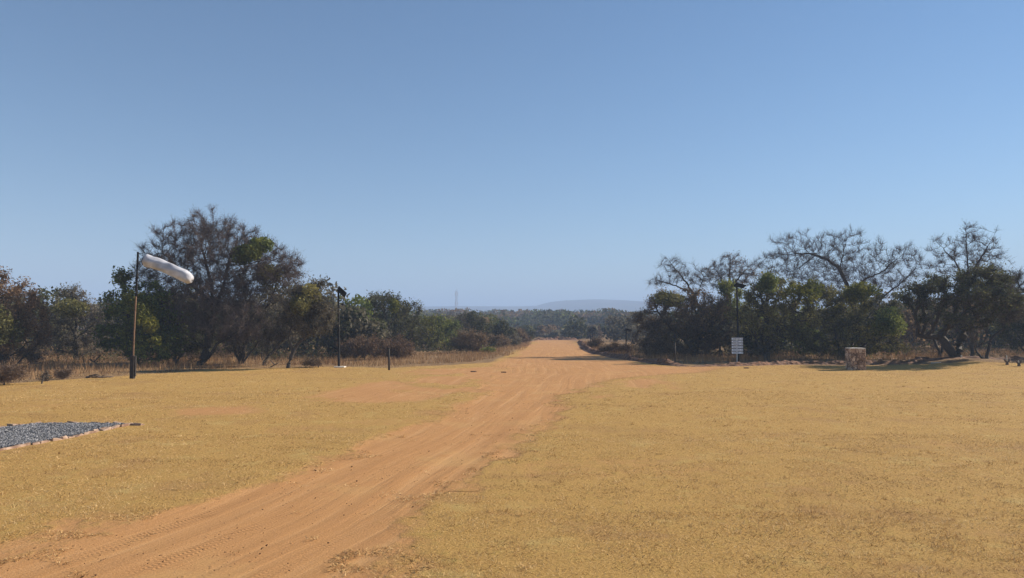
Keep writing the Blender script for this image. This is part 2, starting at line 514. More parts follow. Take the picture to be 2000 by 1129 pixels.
def tall_grass():
    X, Y, H = [], [], []
    def zone(pts, dens, h0, h1):
        P = np.array([at(*p)[:2] for p in pts])
        lo, hi = P.min(0), P.max(0)
        n = int((hi - lo).prod() * dens)
        x = rng.uniform(lo[0], hi[0], n); y = rng.uniform(lo[1], hi[1], n)
        s = sdist(P, x, y)
        cl = fbm(x * 0.9, y * 0.9, 57, 4)
        k = (s + (cl - 0.5) * 2.0 > 0) & (rng.random(n) < smooth(0.28, 0.62, cl))
        X.append(x[k]); Y.append(y[k]); H.append(rng.uniform(h0, h1, k.sum()) * (0.6 + 0.8 * cl[k]))
    zone([(-300, 742), (60, 742), (250, 730), (420, 722), (620, 712), (660, 714), (660, 690), (-300, 690)], 60, 0.14, 0.42)
    zone([(660, 716), (760, 716), (900, 708), (985, 698), (1035, 672), (1035, 667), (930, 690), (660, 694)], 70, 0.14, 0.38)
    zone([(1140, 674), (1165, 686), (1215, 698), (1330, 711), (1450, 708), (1450, 696), (1300, 692), (1140, 669)], 70, 0.15, 0.45)
    zone([(1450, 707), (1700, 705), (2200, 704), (2200, 688), (1450, 690)], 60, 0.2, 0.5)
    x, y, h = np.concatenate(X), np.concatenate(Y), np.concatenate(H)
    n = len(x)
    t = np.clip(rng.normal(0.5, 0.22, n) + 0.5 * (fbm(x * 0.6, y * 0.6, 3, 3) - 0.5), 0, 1)
    V, F, T = blades(x, y, h, rng.uniform(0.012, 0.026, n), np.abs(rng.normal(0.25, 0.22, n)), t)
    o = link('tall_dry_grass', make_mesh('tall_dry_grass', V, [F], T, [M['straw']]))
    kind(o, 'stuff', 'knee high dry grass along the foot of the trees')
tall_grass()

# ------------------------------------------------------------------ plants
def leaf_quads(P, size, r, flat=0.0):
    n = len(P)
    a = norm(r.normal(size=(n, 3)))
    nrm = norm(r.normal(size=(n, 3)) + np.array([0, 0, flat]))
    b = norm(np.cross(nrm, a)); a = np.cross(b, nrm)
    s = size * r.uniform(0.55, 1.3, n)[:, None]
    q = np.stack([P - a * s, P + b * s * 0.5 + nrm * s * 0.12, P + a * s, P - b * s * 0.5 + nrm * s * 0.12], 1)
    return q.reshape(-1, 3), np.arange(4 * n).reshape(-1, 4)

def cones(P, D, ln, rad_):
    n = len(P)
    h = np.where(np.abs(D[:, 2:3]) < 0.9, np.array([[0, 0, 1.0]]), np.array([[1.0, 0, 0]]))
    a = norm(np.cross(D, h)); b = np.cross(D, a)
    ring = [P + rad_[:, None] * (math.cos(t) * a + math.sin(t) * b) for t in (0, 2.0944, 4.18879)]
    tip = P + D * ln[:, None]
    V = np.stack(ring + [tip], 1).reshape(-1, 3)
    i = np.arange(n)[:, None] * 4
    F = np.concatenate([i + np.array([[0, 1, 3]]), i + np.array([[1, 2, 3]]), i + np.array([[2, 0, 3]])])
    return V, F

def colonise(stems, A, step, kill, up, r, maxit=140, wob=0.25):
    """space colonisation from stems (list of polylines) to the points A"""
    pos, par = [], []
    for st in stems:
        st = np.asarray(st, float)
        L = np.linalg.norm(np.diff(st, axis=0), axis=1).sum()
        q = resamp(st, max(2, int(L / step) + 1))
        first = len(pos)
        for i, p in enumerate(q):
            if i == 0:
                # join to an existing node when the stem starts on one
                if pos:
                    dd = np.linalg.norm(np.array(pos) - p, axis=1)
                    j = int(dd.argmin())
                    if dd[j] < step * 0.8:
                        prev = j
                        continue
                par.append(-1)
            else:
                par.append(prev)
            if 0 < i < len(q) - 1:
                p = p + r.normal(0, step * 0.10, 3)
            pos.append(p)
            prev = len(pos) - 1
    pos = [np.array(p) for p in pos]
    D = np.full(len(A), 1e9); I = np.zeros(len(A), int)
    alive = np.ones(len(A), bool)
    new0 = 0
    for it in range(maxit):
        NP = np.array(pos[new0:])
        d = np.linalg.norm(A[:, None] - NP[None], axis=2)
        j = d.argmin(1); dm = d[np.arange(len(A)), j]
        k = dm < D
        D = np.where(k, dm, D); I = np.where(k, j + new0, I)
        alive &= D > kill
        if not alive.any():
            break
        new0 = len(pos)
        ids = I[alive]
        P = np.array(pos)
        dv = norm(A[alive] - P[ids])
        acc = np.zeros((len(pos), 3))
        np.add.at(acc, ids, dv)
        grow = np.unique(ids)
        dirs = norm(norm(acc[grow]) + np.array([0, 0, up]) + r.normal(0, wob, (len(grow), 3)))
        for g, dd in zip(grow, dirs):
            pos.append(P[g] + dd * step); par.append(int(g))
        if len(pos) > 7000:
            break
    return np.array(pos), np.array(par)

def tube_mesh(pos, par, R, sel, sides=5):
    """tubes along the edges node -> parent for the nodes in sel"""
    n = len(pos)
    dirs = np.zeros((n, 3)); has = par >= 0
    dirs[has] = pos[has] - pos[par[has]]
    dirs[~has] = (0, 0, 1)
    dirs = norm(dirs)
    h = np.where(np.abs(dirs[:, 2:3]) < 0.95, np.array([[0, 0, 1.0]]), np.array([[1.0, 0, 0]]))
    a = norm(np.cross(dirs, h)); b = np.cross(dirs, a)
    ang = np.arange(sides) * 2 * np.pi / sides
    ring = lambda c, rr, ii: c[:, None] + rr[:, None, None] * (np.cos(ang)[None, :, None] * a[ii][:, None] + np.sin(ang)[None, :, None] * b[ii][:, None])
    e = np.array([i for i in sel if par[i] >= 0])
    if len(e) == 0:
        return np.zeros((0, 3)), np.zeros((0, 4), int)
    p = par[e]
    main = {}
    for i in e:
        q = par[i]
        if q not in main or R[i] > R[main[q]]:
            main[q] = i
    ismain = np.array([main[par[i]] == i for i in e])
    r0 = np.where(ismain, R[p], np.minimum(R[p], R[e] * 1.25))
    bot = ring(pos[p], r0, np.where(ismain, p, e))
    top = ring(pos[e], R[e], e)
    V = np.concatenate([bot, top], 1).reshape(-1, 3)
    base = np.arange(len(e))[:, None, None] * (2 * sides)
    k = np.arange(sides); k2 = (k + 1) % sides
    F = base + np.stack([k, k2, k2 + sides, k + sides], 1)[None]
    return V, F.reshape(-1, 4)

def sample_lobes(lobes, n, r, shell=0.0, fuzz=0.0):
    vol = np.array([l[1][0] * l[1][1] * l[1][2] for l in lobes]) ** 0.8
    k = r.choice(len(lobes), n, p=vol / vol.sum())
    u = norm(r.normal(size=(n, 3))) * (r.uniform(shell, 1, n)[:, None] ** (1 / 3.0))
    if fuzz:
        u = u * (1 + np.abs(r.normal(0, fuzz, (n, 1)))) * np.where(r.random((n, 1)) < 0.5, 0.85, 1.0)
    C = np.array([l[0] for l in lobes]); Rr = np.array([l[1] for l in lobes])
    return C[k] + u * Rr[k]

def grow_plant(name, label, cat, base, Y, lobes, stems=None, leaf=('dark', 6000, 0.06), twigs=(2500, 0.4, 'twig'), r_trunk=0.12,
               n_attr=420, step=0.24, kill=0.42, up=0.15, seed=1, bark='bark', group=None, extra=None, sub=0.5, leaf_spread=0.22, depth=1.0,
               pipe=2.25, fuzz=0.16, twig_up=0.1, wob=0.25):
    r = np.random.default_rng(seed)
    B = atd(base[0], base[1], Y) if Y else at(*base)
    Y = B[1]
    B[2] = float(gz(B[0], B[1]))
    s = Y / FPX
    WL = []
    for l in lobes:
        c = atd(l[0], l[1], Y) - B
        dy = l[4] if len(l) > 4 else 0.0
        c[1] += dy
        rx, rz = l[2] * s, l[3] * s
        WL.append((c, np.array([rx, max(rx, rz) * 0.9 * depth, rz])))
    A = sample_lobes(WL, n_attr, r, 0.0, fuzz)
    A = A[A[:, 2] > 0.12]
    if stems is None:
        cm = A.mean(0)
        low = min(c[2] - q[2] for c, q in WL)
        st = [[np.array([0, 0, -0.05]), np.array([cm[0] * 0.15, 0, max(0.35, low * 0.6)]), np.array([cm[0] * 0.4, cm[1] * 0.3, max(0.6, low + 0.3)])]]
    elif stems == 'bush':
        st = [[np.array([0, 0, -0.05]), np.array([0, 0, 0.12])]]
    else:
        st = []
        for q in stems:
            pts = []
            for i, p in enumerate(q):
                w = atd(p[0], p[1], Y) - B
                w[1] += p[2] if len(p) > 2 else 0.0
                if i == 0 and abs(w[2]) < 0.5 and p[1] > HOR + 40:
                    w[2] = -0.08
                pts.append(w)
            st.append(pts)
    pos, par = colonise(st, A, step, kill, up, r, wob=wob)
    n = len(pos)
    # pipe model radii
    ch = np.zeros(n); tipd = np.zeros(n, int)
    acc = np.zeros(n)
    for i in range(n - 1, -1, -1):
        ri = acc[i] if acc[i] > 0 else 1.0
        acc[i] = ri
        if par[i] >= 0:
            acc[par[i]] += ri
            tipd[par[i]] = max(tipd[par[i]], tipd[i] + 1)
    R = acc ** (1 / pipe)
    R = R / R.max() * r_trunk
    R = np.maximum(R, 0.007)
    thr = min(0.016, r_trunk * 0.6)
    thick = [i for i in range(n) if R[i] >= thr]
    thin = [i for i in range(n) if R[i] < thr]
    root = thing(name, label, cat, tuple(B), group=group)
    mb = M[bark]
    tV, tF = tube_mesh(pos, par, R, thick, 6)
    # flare at the roots
    lowz = tV[:, 2] < 0.3
    link('trunk', make_mesh('trunk', tV, [tF], mats=[mb], smooth_shade=True), root)
    Vs, F4, F3, T4, T3 = [], [], [], [], []
    M4, M3 = [], []
    off = 0
    mats = [mb, M[twigs[2]], M[leaf[0]]]
    v, f = tube_mesh(pos, par, R, thin, 3)
    Vs.append(v); F4.append(f + off); off += len(v); T4.append(np.full(len(f), 0.4)); M4.append(np.full(len(f), 1))
    dirs = np.zeros((n, 3)); h = par >= 0
    dirs[h] = pos[h] - pos[par[h]]
    dirs = norm(dirs + 1e-6)
    cand = np.array([i for i in range(n) if tipd[i] <= 5 and pos[i][2] > 0.1])
    if len(cand) < 5:
        cand = np.arange(n)
    wgt = 1.0 / (1.0 + 0.35 * tipd[cand]); wgt /= wgt.sum()
    nt_ = twigs[0]
    k = r.choice(cand, nt_, p=wgt)
    # start the twig somewhere along its edge
    pp = np.where(par[k] >= 0, par[k], k)
    tt = r.random(nt_)[:, None]
    P1 = pos[pp] * (1 - tt) + pos[k] * tt
    D1 = norm(dirs[k] * 0.75 + r.normal(0, 0.62, (nt_, 3)) + np.array([0, 0, up * 0.5 + twig_up]))
    L1 = twigs[1] * r.uniform(0.35, 1.25, nt_)
    v, f = cones(P1, D1, L1, r.uniform(0.0042, 0.0075, nt_))
    Vs.append(v); F3.append(f + off); off += len(v)
    tv = np.tile(np.clip(r.normal(0.5, 0.25, nt_), 0, 1), 3); T3.append(tv); M3.append(np.full(len(f), 1))
    n2 = int(nt_ * sub * 2)
    P2 = np.zeros((0, 3))
    if n2:
        q = r.integers(0, nt_, n2)
        P2 = P1[q] + D1[q] * (L1[q] * r.uniform(0.2, 0.95, n2))[:, None]
        D2 = norm(D1[q] * 0.8 + r.normal(0, 0.55, (n2, 3)) + np.array([0, 0, twig_up * 0.6]))
        L2 = twigs[1] * r.uniform(0.2, 0.6, n2)
        v, f = cones(P2, D2, L2, r.uniform(0.003, 0.0055, n2))
        Vs.append(v); F3.append(f + off); off += len(v)
        T3.append(np.tile(np.clip(r.normal(0.55, 0.25, n2), 0, 1), 3)); M3.append(np.full(len(f), 1))
    nl = leaf[1]
    if nl:
        q = r.integers(0, nt_, nl)
        PL = P1[q] + D1[q] * (L1[q] * r.uniform(0.1, 1.1, nl))[:, None] + r.normal(0, leaf_spread * 0.35, (nl, 3))
        PL = PL[PL[:, 2] > 0.05]; nl = len(PL)
        v, f = leaf_quads(PL, leaf[2], r, 0.5)
        Vs.append(v); F4.append(f + off); off += len(v)
        cl = fbm(PL[:, 0] * 1.3 + PL[:, 2] * 0.7, PL[:, 1] * 1.3 + PL[:, 2] * 1.1, seed, 3)
        T4.append(np.clip(0.5 + (cl - 0.5) * 1.5 + r.normal(0, 0.17, nl), 0, 1)); M4.append(np.full(nl, 2))
    cr = link('crown', make_mesh('crown', np.concatenate(Vs), [np.concatenate(F4), np.concatenate(F3)], np.concatenate(T4 + T3), mats,
                                 np.concatenate(M4 + M3)), root)
    if extra:
        for (px, py, rx, ry, mat_, nn, lab, dy) in extra:
            c = atd(px, py, Y) - B; c[1] += dy
            PL = sample_lobes([(c + r.normal(0, 0.19, 3) * np.array([rx, rx, ry]) * s * 2, np.array([rx * s, rx * s, ry * s]) * r.uniform(0.4, 0.75)) for _ in range(7)], nn, r)
            v, f = leaf_quads(PL, 0.07, r, 0.5)
            t = np.clip(0.5 + (fbm(PL[:, 0] * 1.6, PL[:, 2] * 1.6, seed, 3) - 0.5) * 1.4 + r.normal(0, 0.17, nn), 0, 1)
            o = link('foliage_clump', make_mesh('foliage_clump', v, [f], t, [M[mat_]]), root)
            o['label'] = lab
    return root

# ---- left hand trees, front row
GL = 'trees along the left edge of the lawn'
grow_plant('thorn_tree', 'round russet brown tree cut off by the left edge of the photo', 'tree', (10, 722), 31, [(20, 605, 62, 62), (-55, 630, 70, 85), (55, 660, 45, 50), (-10, 680, 80, 34), (55, 690, 34, 24), (-90, 590, 60, 60)],
           None, ('russet', 26000, 0.055), (7000, 0.42, 'twig_tan'), 0.11, 1000, seed=11, depth=0.8, group=GL,
           extra=[(45, 640, 32, 45, 'olive', 2200, 'olive green clump on the right of the crown', -1.2)])
grow_plant('thorn_tree', 'flat topped grey tree rising between the russet tree and the windsock', 'tree', (150, 706), 37, [(145, 574, 34, 12), (150, 612, 52, 30), (120, 640, 42, 38), (185, 640, 42, 40), (150, 670, 50, 25)],
           [[(150, 706), (147, 660), (150, 615), (143, 582)], [(150, 660), (175, 640)], [(148, 650), (118, 632)]], ('grey', 7500, 0.05), (4200, 0.42, 'twig'), 0.11, 560, seed=12, group=GL,
           extra=[(160, 605, 35, 18, 'olive', 1500, 'greener clump near the top', -0.8)])
grow_plant('leafy_tree', 'green leafy tree directly behind the windsock pole', 'tree', (268, 720), 33, [(243, 548, 27, 17), (222, 585, 26, 28), (300, 590, 40, 40), (258, 615, 52, 34), (320, 630, 42, 40), (235, 655, 45, 40), (300, 675, 55, 28)],
           [[(268, 722), (262, 690), (255, 640), (244, 590), (242, 560)], [(262, 690), (290, 640), (305, 600)]], ('green', 13500, 0.07), (3300, 0.36, 'twig'), 0.10, 640, seed=13, group=GL,
           extra=[(305, 610, 26, 34, 'bright', 1700, 'yellowish clump under the windsock', -1.6), (322, 640, 22, 22, 'bright', 700, 'small yellowish clump', -1.6)])
grow_plant('bare_tree', 'tallest leafless tree, purple brown twigs behind the white windsock', 'tree', (390, 714), 34,
           [(340, 492, 42, 42), (400, 465, 50, 40), (455, 480, 45, 44), (300, 530, 38, 36), (395, 520, 70, 55), (480, 530, 45, 45), (425, 580, 70, 40), (500, 500, 38, 35), (330, 575, 45, 35), (370, 620, 50, 32), (455, 630, 55, 34), (545, 525, 40, 30)],
           [[(390, 716), (405, 680), (412, 640), (418, 590), (408, 540), (395, 490)], [(412, 640), (435, 560), (450, 500)], [(418, 600), (360, 540), (325, 500)], [(392, 712), (425, 672), (470, 645), (500, 610)]],
           ('brown', 2500, 0.03), (30000, 0.40, 'twig_purple'), 0.19, 3900, step=0.2, kill=0.25, up=0.22, seed=14, group=GL, sub=1.1, pipe=1.85, twig_up=0.25, fuzz=0.32)
grow_plant('thorn_tree', 'broad grey brown thicket of a tree carrying a dark green clump on top', 'tree', (470, 716), 35,
           [(540, 545, 48, 42), (490, 560, 52, 45), (565, 590, 36, 40), (445, 610, 50, 40), (520, 625, 65, 40), (470, 655, 60, 32)],
           [[(470, 718), (466, 680), (470, 640), (480, 590)], [(470, 718), (480, 670), (510, 620), (535, 570)], [(472, 716), (488, 690), (520, 650)], [(468, 716), (452, 660), (440, 620)]],
           ('grey', 9500, 0.05), (6000, 0.45, 'twig'), 0.12, 900, seed=15, group=GL,
           extra=[(512, 494, 30, 25, 'green', 5200, 'dense dark green clump topping the crown', -1.7), (540, 530, 24, 24, 'olive', 1200, 'olive clump on the right shoulder', -0.8)])
grow_plant('thorn_tree', 'dark scrubby tree with tangled stems between windsock and tallest tree', 'tree', (345, 716), 36,
           [(350, 620, 50, 40), (340, 665, 55, 36), (395, 660, 40, 34), (300, 670, 40, 30)],
           [[(345, 718), (340, 690), (350, 650), (345, 620)], [(345, 700), (372, 660), (380, 620)]], ('dark', 9500, 0.065), (3500, 0.4, 'twig'), 0.1, 520, seed=16, group=GL)
grow_plant('leaning_tree', 'slim stemmed tree with a diagonal limb, left of the small umbrella tree', 'tree', (515, 719), 33.5,
           [(585, 620, 40, 26), (560, 645, 40, 20), (530, 650, 25, 18)],
           [[(515, 721), (520, 700), (545, 672), (575, 645), (595, 628)], [(516, 716), (510, 690), (512, 665)], [(520, 700), (524, 670)]],
           ('grey', 3600, 0.05), (2400, 0.42, 'twig'), 0.075, 330, seed=17, group=GL)
grow_plant('leaning_tree', 'small umbrella shaped tree leaning right beside the left solar lamp', 'tree', (562, 722), 31.5,
           [(600, 580, 38, 26), (630, 610, 32, 24), (585, 620, 36, 24), (625, 555, 24, 7), (615, 640, 34, 16)],
           [[(562, 724), (568, 700), (580, 672), (605, 652), (625, 640)], [(572, 685), (566, 660), (572, 620), (590, 595)], [(605, 652), (612, 610), (620, 560)]],
           ('grey', 8500, 0.055), (4000, 0.42, 'twig'), 0.085, 560, seed=18, group=GL,
           extra=[(600, 585, 30, 24, 'olive', 1400, 'olive leaves in the crown', -0.6)])

# ---- left, middle distance beside the airstrip
GM = 'scrub beside the left side of the airstrip'
grow_plant('thorn_tree', 'pale grey brown bush behind the left solar lamp post', 'tree', (672, 702), 42, [(670, 640, 34, 30), (700, 655, 32, 32), (655, 665, 30, 30)],
           None, ('grey', 6000, 0.055), (3600, 0.45, 'twig'), 0.09, 420, seed=21, group=GM)
grow_plant('leafy_tree', 'dark domed tree with a yellow green patch right of the left solar lamp', 'tree', (760, 694), 50,
           [(750, 600, 48, 26), (720, 625, 30, 28), (790, 620, 38, 34), (755, 645, 62, 34), (800, 660, 32, 28)], None, ('dark', 11000, 0.07), (6000, 0.5, 'twig'), 0.16, 800, seed=22, group=GM,
           extra=[(773, 601, 15, 15, 'bright', 1100, 'yellow green patch in the crown', -1.5)])
grow_plant('dry_shrub', 'wide reddish brown shrub at the foot of the dark domed tree', 'shrub', (712, 704), 39.5, [(700, 682, 34, 20), (730, 680, 28, 20)], 'bush', ('reddish', 6500, 0.045), (3200, 0.35, 'twig_tan'), 0.03, 360, kill=0.3, step=0.16, seed=23, group=GM)
grow_plant('dry_shrub', 'round hemispherical brown shrub behind the left short black post', 'shrub', (776, 703), 40.5, [(776, 682, 30, 20)], 'bush', ('reddish', 5200, 0.045), (2800, 0.35, 'twig_tan'), 0.03, 320, kill=0.3, step=0.16, seed=24, group=GM)
grow_plant('leafy_tree', 'narrow yellow green tree between the domed tree and the far wood', 'tree', (838, 688), 56, [(835, 640, 18, 26), (822, 660, 22, 22), (850, 664, 20, 22)], None, ('bright', 4200, 0.07), (1800, 0.45, 'twig'), 0.08, 360, seed=25, group=GM)
grow_plant('leafy_tree', 'dark green topped tree standing right of the narrow yellow green tree', 'tree', (865, 688), 58, [(852, 628, 20, 14), (868, 648, 30, 22), (870, 668, 34, 18)], None, ('green', 5200, 0.08), (2000, 0.45, 'twig'), 0.09, 400, seed=26, group=GM)
grow_plant('thorn_tree', 'grey bush tree below the distant radio mast', 'tree', (885, 686), 60, [(888, 645, 30, 24), (900, 668, 30, 18)], None, ('grey', 5200, 0.06), (2800, 0.5, 'twig'), 0.08, 400, seed=27, group=GM)
grow_plant('thorn_tree', 'bluish brown tree whose rounded top stands right of the radio mast', 'tree', (920, 682), 66, [(922, 628, 24, 16), (915, 650, 34, 22), (940, 650, 22, 22)], None, ('dark', 6200, 0.08), (2800, 0.5, 'twig'), 0.1, 440, seed=28, group=GM)
grow_plant('dry_shrub', 'large domed brown shrub nearest the left side of the airstrip', 'shrub', (915, 692), 50, [(915, 672, 32, 20), (930, 666, 22, 18)], 'bush', ('brown', 6500, 0.05), (3200, 0.4, 'twig_tan'), 0.03, 420, kill=0.3, step=0.18, seed=29, group=GM)
grow_plant('dry_shrub', 'small olive shrub low at the verge left of the airstrip', 'shrub', (953, 692), 49, [(953, 687, 11, 6)], 'bush', ('green', 1200, 0.05), (500, 0.22, 'twig_tan'), 0.02, 120, kill=0.25, step=0.14, seed=30, group=GM)
grow_plant('dry_shrub', 'cushion shaped brown shrub in front of the tree with two dark tops', 'shrub', (970, 681), 62, [(972, 668, 20, 12)], 'bush', ('brown', 3600, 0.055), (2000, 0.4, 'twig_tan'), 0.03, 300, kill=0.3, step=0.18, seed=31, group=GM)
grow_plant('thorn_tree', 'dark tree with two pointed tops by the left side of the airstrip', 'tree', (975, 676), 70, [(980, 632, 10, 8), (968, 648, 22, 14), (985, 652, 22, 14)], None, ('dark', 3800, 0.09), (2000, 0.5, 'twig'), 0.08, 320, seed=32, group=GM)
grow_plant('dry_shrub', 'grey cushion shrub spilling towards the airstrip edge', 'shrub', (998, 677), 68, [(1000, 667, 18, 10)], 'bush', ('grey', 3000, 0.06), (1600, 0.4, 'twig_tan'), 0.03, 260, kill=0.3, step=0.18, seed=33, group=GM)
grow_plant('dry_shrub', 'brown shrub beside the faint left runway post', 'shrub', (1012, 672), 78, [(1012, 655, 16, 12), (1020, 663, 14, 8)], 'bush', ('brown', 3000, 0.07), (1600, 0.45, 'twig_tan'), 0.03, 260, kill=0.3, step=0.2, seed=34, group=GM)
grow_plant('dry_shrub', 'last dark shrub at the far left end of the airstrip', 'shrub', (1034, 668.5), 88, [(1030, 658, 13, 9)], 'bush', ('dark', 2200, 0.08), (1000, 0.45, 'twig'), 0.03, 220, kill=0.3, step=0.2, seed=35, group=GM)

# ---- right hand trees
GR = 'trees along the right edge of the lawn'
grow_plant('dry_shrub', 'loaf shaped grey brown shrub on the right verge of the airstrip', 'shrub', (1196, 696), 48, [(1192, 684, 22, 11), (1212, 684, 18, 11)], 'bush', ('brown', 5200, 0.045), (2600, 0.32, 'twig_tan'), 0.03, 380, kill=0.28, step=0.16, seed=41)
grow_plant('dry_shrub', 'small round shrub beyond the loaf shaped shrub on the right verge', 'shrub', (1163, 682), 60, [(1163, 672, 15, 9)], 'bush', ('brown', 2500, 0.05), (1400, 0.35, 'twig_tan'), 0.03, 240, kill=0.28, step=0.16, seed=42)
grow_plant('dry_shrub', 'grey shrub tuft under the leftmost dark tree of the right group', 'shrub', (1290, 705), 43, [(1285, 684, 36, 20), (1320, 684, 26, 18)], 'bush', ('brown', 5200, 0.05), (3600, 0.42, 'twig_tan'), 0.03, 420, kill=0.3, step=0.18, seed=43)
grow_plant('thorn_tree', 'dark domed thorn tree leftmost in the right hand group', 'tree', (1358, 703), 43, [(1300, 590, 36, 24), (1352, 590, 44, 24), (1262, 615, 24, 20), (1290, 635, 48, 32), (1350, 635, 50, 32), (1400, 610, 36, 34), (1395, 660, 40, 26), (1258, 655, 22, 24)],
           [[(1358, 705), (1345, 670), (1310, 640), (1290, 615)], [(1355, 700), (1368, 660), (1360, 610)], [(1345, 670), (1395, 630)]], ('brown', 15000, 0.055), (9000, 0.45, 'twig'), 0.15, 1000, seed=44, group=GR,
           extra=[(1300, 585, 30, 18, 'olive', 1800, 'olive leaves along the top', -0.8)])
grow_plant('bare_tree', 'leafless tree with branches slanting up leftward above the domed thorn tree', 'tree', (1385, 698), 46, [(1312, 522, 22, 18), (1335, 535, 24, 16), (1290, 553, 22, 10), (1365, 545, 22, 18)],
           [[(1385, 700), (1372, 620), (1352, 570), (1328, 535), (1300, 503)], [(1352, 570), (1310, 555), (1275, 545)], [(1360, 580), (1375, 540)]], ('brown', 150, 0.03), (1900, 0.45, 'twig'), 0.09, 420, step=0.2, kill=0.28, up=0.2, wob=0.12, seed=45, group=GR, sub=0.7, pipe=1.9, fuzz=0.3)
grow_plant('bare_tree', 'thinly leaved tree with rusty tips above the right solar lamp', 'tree', (1430, 698), 48, [(1428, 512, 22, 16), (1400, 525, 20, 16), (1455, 528, 24, 18), (1425, 545, 42, 22)],
           [[(1430, 700), (1428, 620), (1424, 560), (1426, 520)], [(1424, 570), (1400, 530)], [(1425, 560), (1450, 535)]], ('reddish', 1700, 0.045), (3400, 0.38, 'twig_purple'), 0.10, 620, step=0.2, kill=0.27, wob=0.12, seed=46, group=GR, sub=0.8, pipe=1.9, fuzz=0.3)
grow_plant('leafy_tree', 'dark green tree directly behind the right solar lamp', 'tree', (1425, 702), 46, [(1420, 562, 26, 20), (1435, 600, 32, 36), (1405, 620, 26, 30), (1440, 650, 34, 36)],
           None, ('green', 8500, 0.07), (2600, 0.4, 'twig'), 0.12, 520, seed=47, group=GR)
grow_plant('leafy_tree', 'olive tree on a short dark trunk standing right of the direction sign', 'tree', (1498, 707), 39, [(1505, 560, 36, 26), (1475, 580, 26, 30), (1545, 580, 40, 34), (1500, 620, 60, 38), (1560, 630, 34, 44), (1590, 580, 24, 34)],
           [[(1498, 709), (1500, 670), (1498, 630), (1490, 590)], [(1500, 670), (1530, 620), (1555, 590)], [(1499, 690), (1470, 650)]], ('olive', 17000, 0.06), (4500, 0.4, 'twig'), 0.17, 950, seed=48, group=GR,
           extra=[(1480, 555, 24, 22, 'green', 1500, 'greener clump on the left shoulder', -1.2), (1552, 575, 30, 30, 'bright', 1500, 'yellowish clump on the right shoulder', -1.6)])
grow_plant('bare_tree', 'widest leafless tree with long arching limbs rising behind the green bush', 'tree', (1690, 700), 44,
           [(1555, 492, 46, 26), (1610, 480, 34, 22), (1655, 475, 32, 22), (1660, 520, 50, 32), (1735, 505, 44, 30), (1780, 520, 28, 32), (1715, 550, 60, 28), (1590, 530, 60, 30), (1520, 520, 40, 26), (1650, 560, 60, 26)],
           [[(1690, 702), (1680, 640), (1660, 570), (1640, 525), (1612, 505), (1580, 495)], [(1660, 570), (1690, 545), (1725, 530), (1752, 505)], [(1680, 640), (1725, 580), (1765, 548), (1790, 520)], [(1640, 525), (1648, 490), (1655, 465)]],
           ('brown', 0, 0.03), (11500, 0.42, 'twig_purple'), 0.16, 2300, step=0.2, kill=0.25, up=0.3, wob=0.18, seed=49, group=GR, sub=1.0, pipe=1.8, twig_up=0.5, fuzz=0.34)
grow_plant('leafy_tree', 'fresh green bushy tree behind the stone pillar', 'tree', (1640, 708), 40, [(1630, 580, 32, 26), (1670, 585, 34, 30), (1610, 625, 40, 36), (1670, 635, 54, 40), (1720, 620, 38, 36), (1640, 675, 60, 28), (1725, 670, 40, 32), (1605, 675, 36, 26)],
           [[(1640, 710), (1638, 680), (1630, 640), (1628, 600)], [(1645, 709), (1670, 660), (1680, 610)], [(1650, 709), (1690, 670), (1720, 640)]], ('olive', 21000, 0.062), (5200, 0.38, 'twig'), 0.10, 1100, seed=50, group=GR,
           extra=[(1655, 572, 30, 22, 'bright', 2300, 'pale green clump at the top', -1.2), (1690, 632, 34, 30, 'green', 2600, 'fresh green clump in the middle', -2.2)])
grow_plant('umbrella_tree', 'dark flat crowned tree with a thick forked trunk on the earth mound', 'tree', (1868, 710), 35.5,
           [(1820, 560, 50, 20, -1), (1880, 552, 56, 22, -1.5), (1800, 590, 40, 24, -2), (1860, 590, 70, 26, -2), (1920, 580, 40, 30, -1), (1840, 620, 60, 22, -1.5), (1790, 560, 26, 10), (1785, 608, 30, 26, -1), (1772, 580, 24, 20)],
           [[(1868, 706), (1872, 680), (1882, 650), (1890, 620), (1880, 590)], [(1868, 698), (1850, 678), (1838, 660), (1850, 640), (1865, 615)], [(1840, 662), (1815, 657), (1790, 655)], [(1885, 640), (1920, 610)]],
           ('dark', 17000, 0.055), (8500, 0.4, 'twig'), 0.27, 1000, seed=51, group=GR)
grow_plant('bare_tree', 'leafless spiky tree with one tall upright twig behind the dark flat crowned tree', 'tree', (1900, 700), 41,
           [(1850, 490, 26, 22), (1890, 470, 20, 26), (1915, 490, 36, 30), (1870, 520, 42, 26), (1935, 520, 28, 24)],
           [[(1900, 702), (1895, 620), (1890, 550), (1888, 490), (1886, 436)], [(1890, 560), (1865, 510), (1832, 475)], [(1890, 545), (1925, 490), (1946, 450)]],
           ('brown', 300, 0.04), (3600, 0.38, 'twig_purple'), 0.10, 700, step=0.2, kill=0.27, up=0.35, wob=0.12, seed=52, group=GR, sub=0.8, pipe=1.8, twig_up=0.45, fuzz=0.4)
grow_plant('forked_tree', 'two stemmed tree at the foot of the mound, one stem bowed right', 'tree', (1926, 714), 35,
           [(1975, 560, 34, 26), (1950, 600, 34, 28), (1990, 610, 34, 30), (1930, 560, 26, 22), (2010, 570, 30, 30)],
           [[(1928, 716), (1929, 690), (1934, 665), (1955, 645), (1975, 610), (1985, 575)], [(1924, 716), (1910, 690), (1900, 670), (1896, 640)], [(1905, 680), (1925, 665), (1928, 620), (1935, 580)]],
           ('grey', 2000, 0.04), (4600, 0.45, 'twig'), 0.085, 620, seed=53, group=GR, sub=0.7)
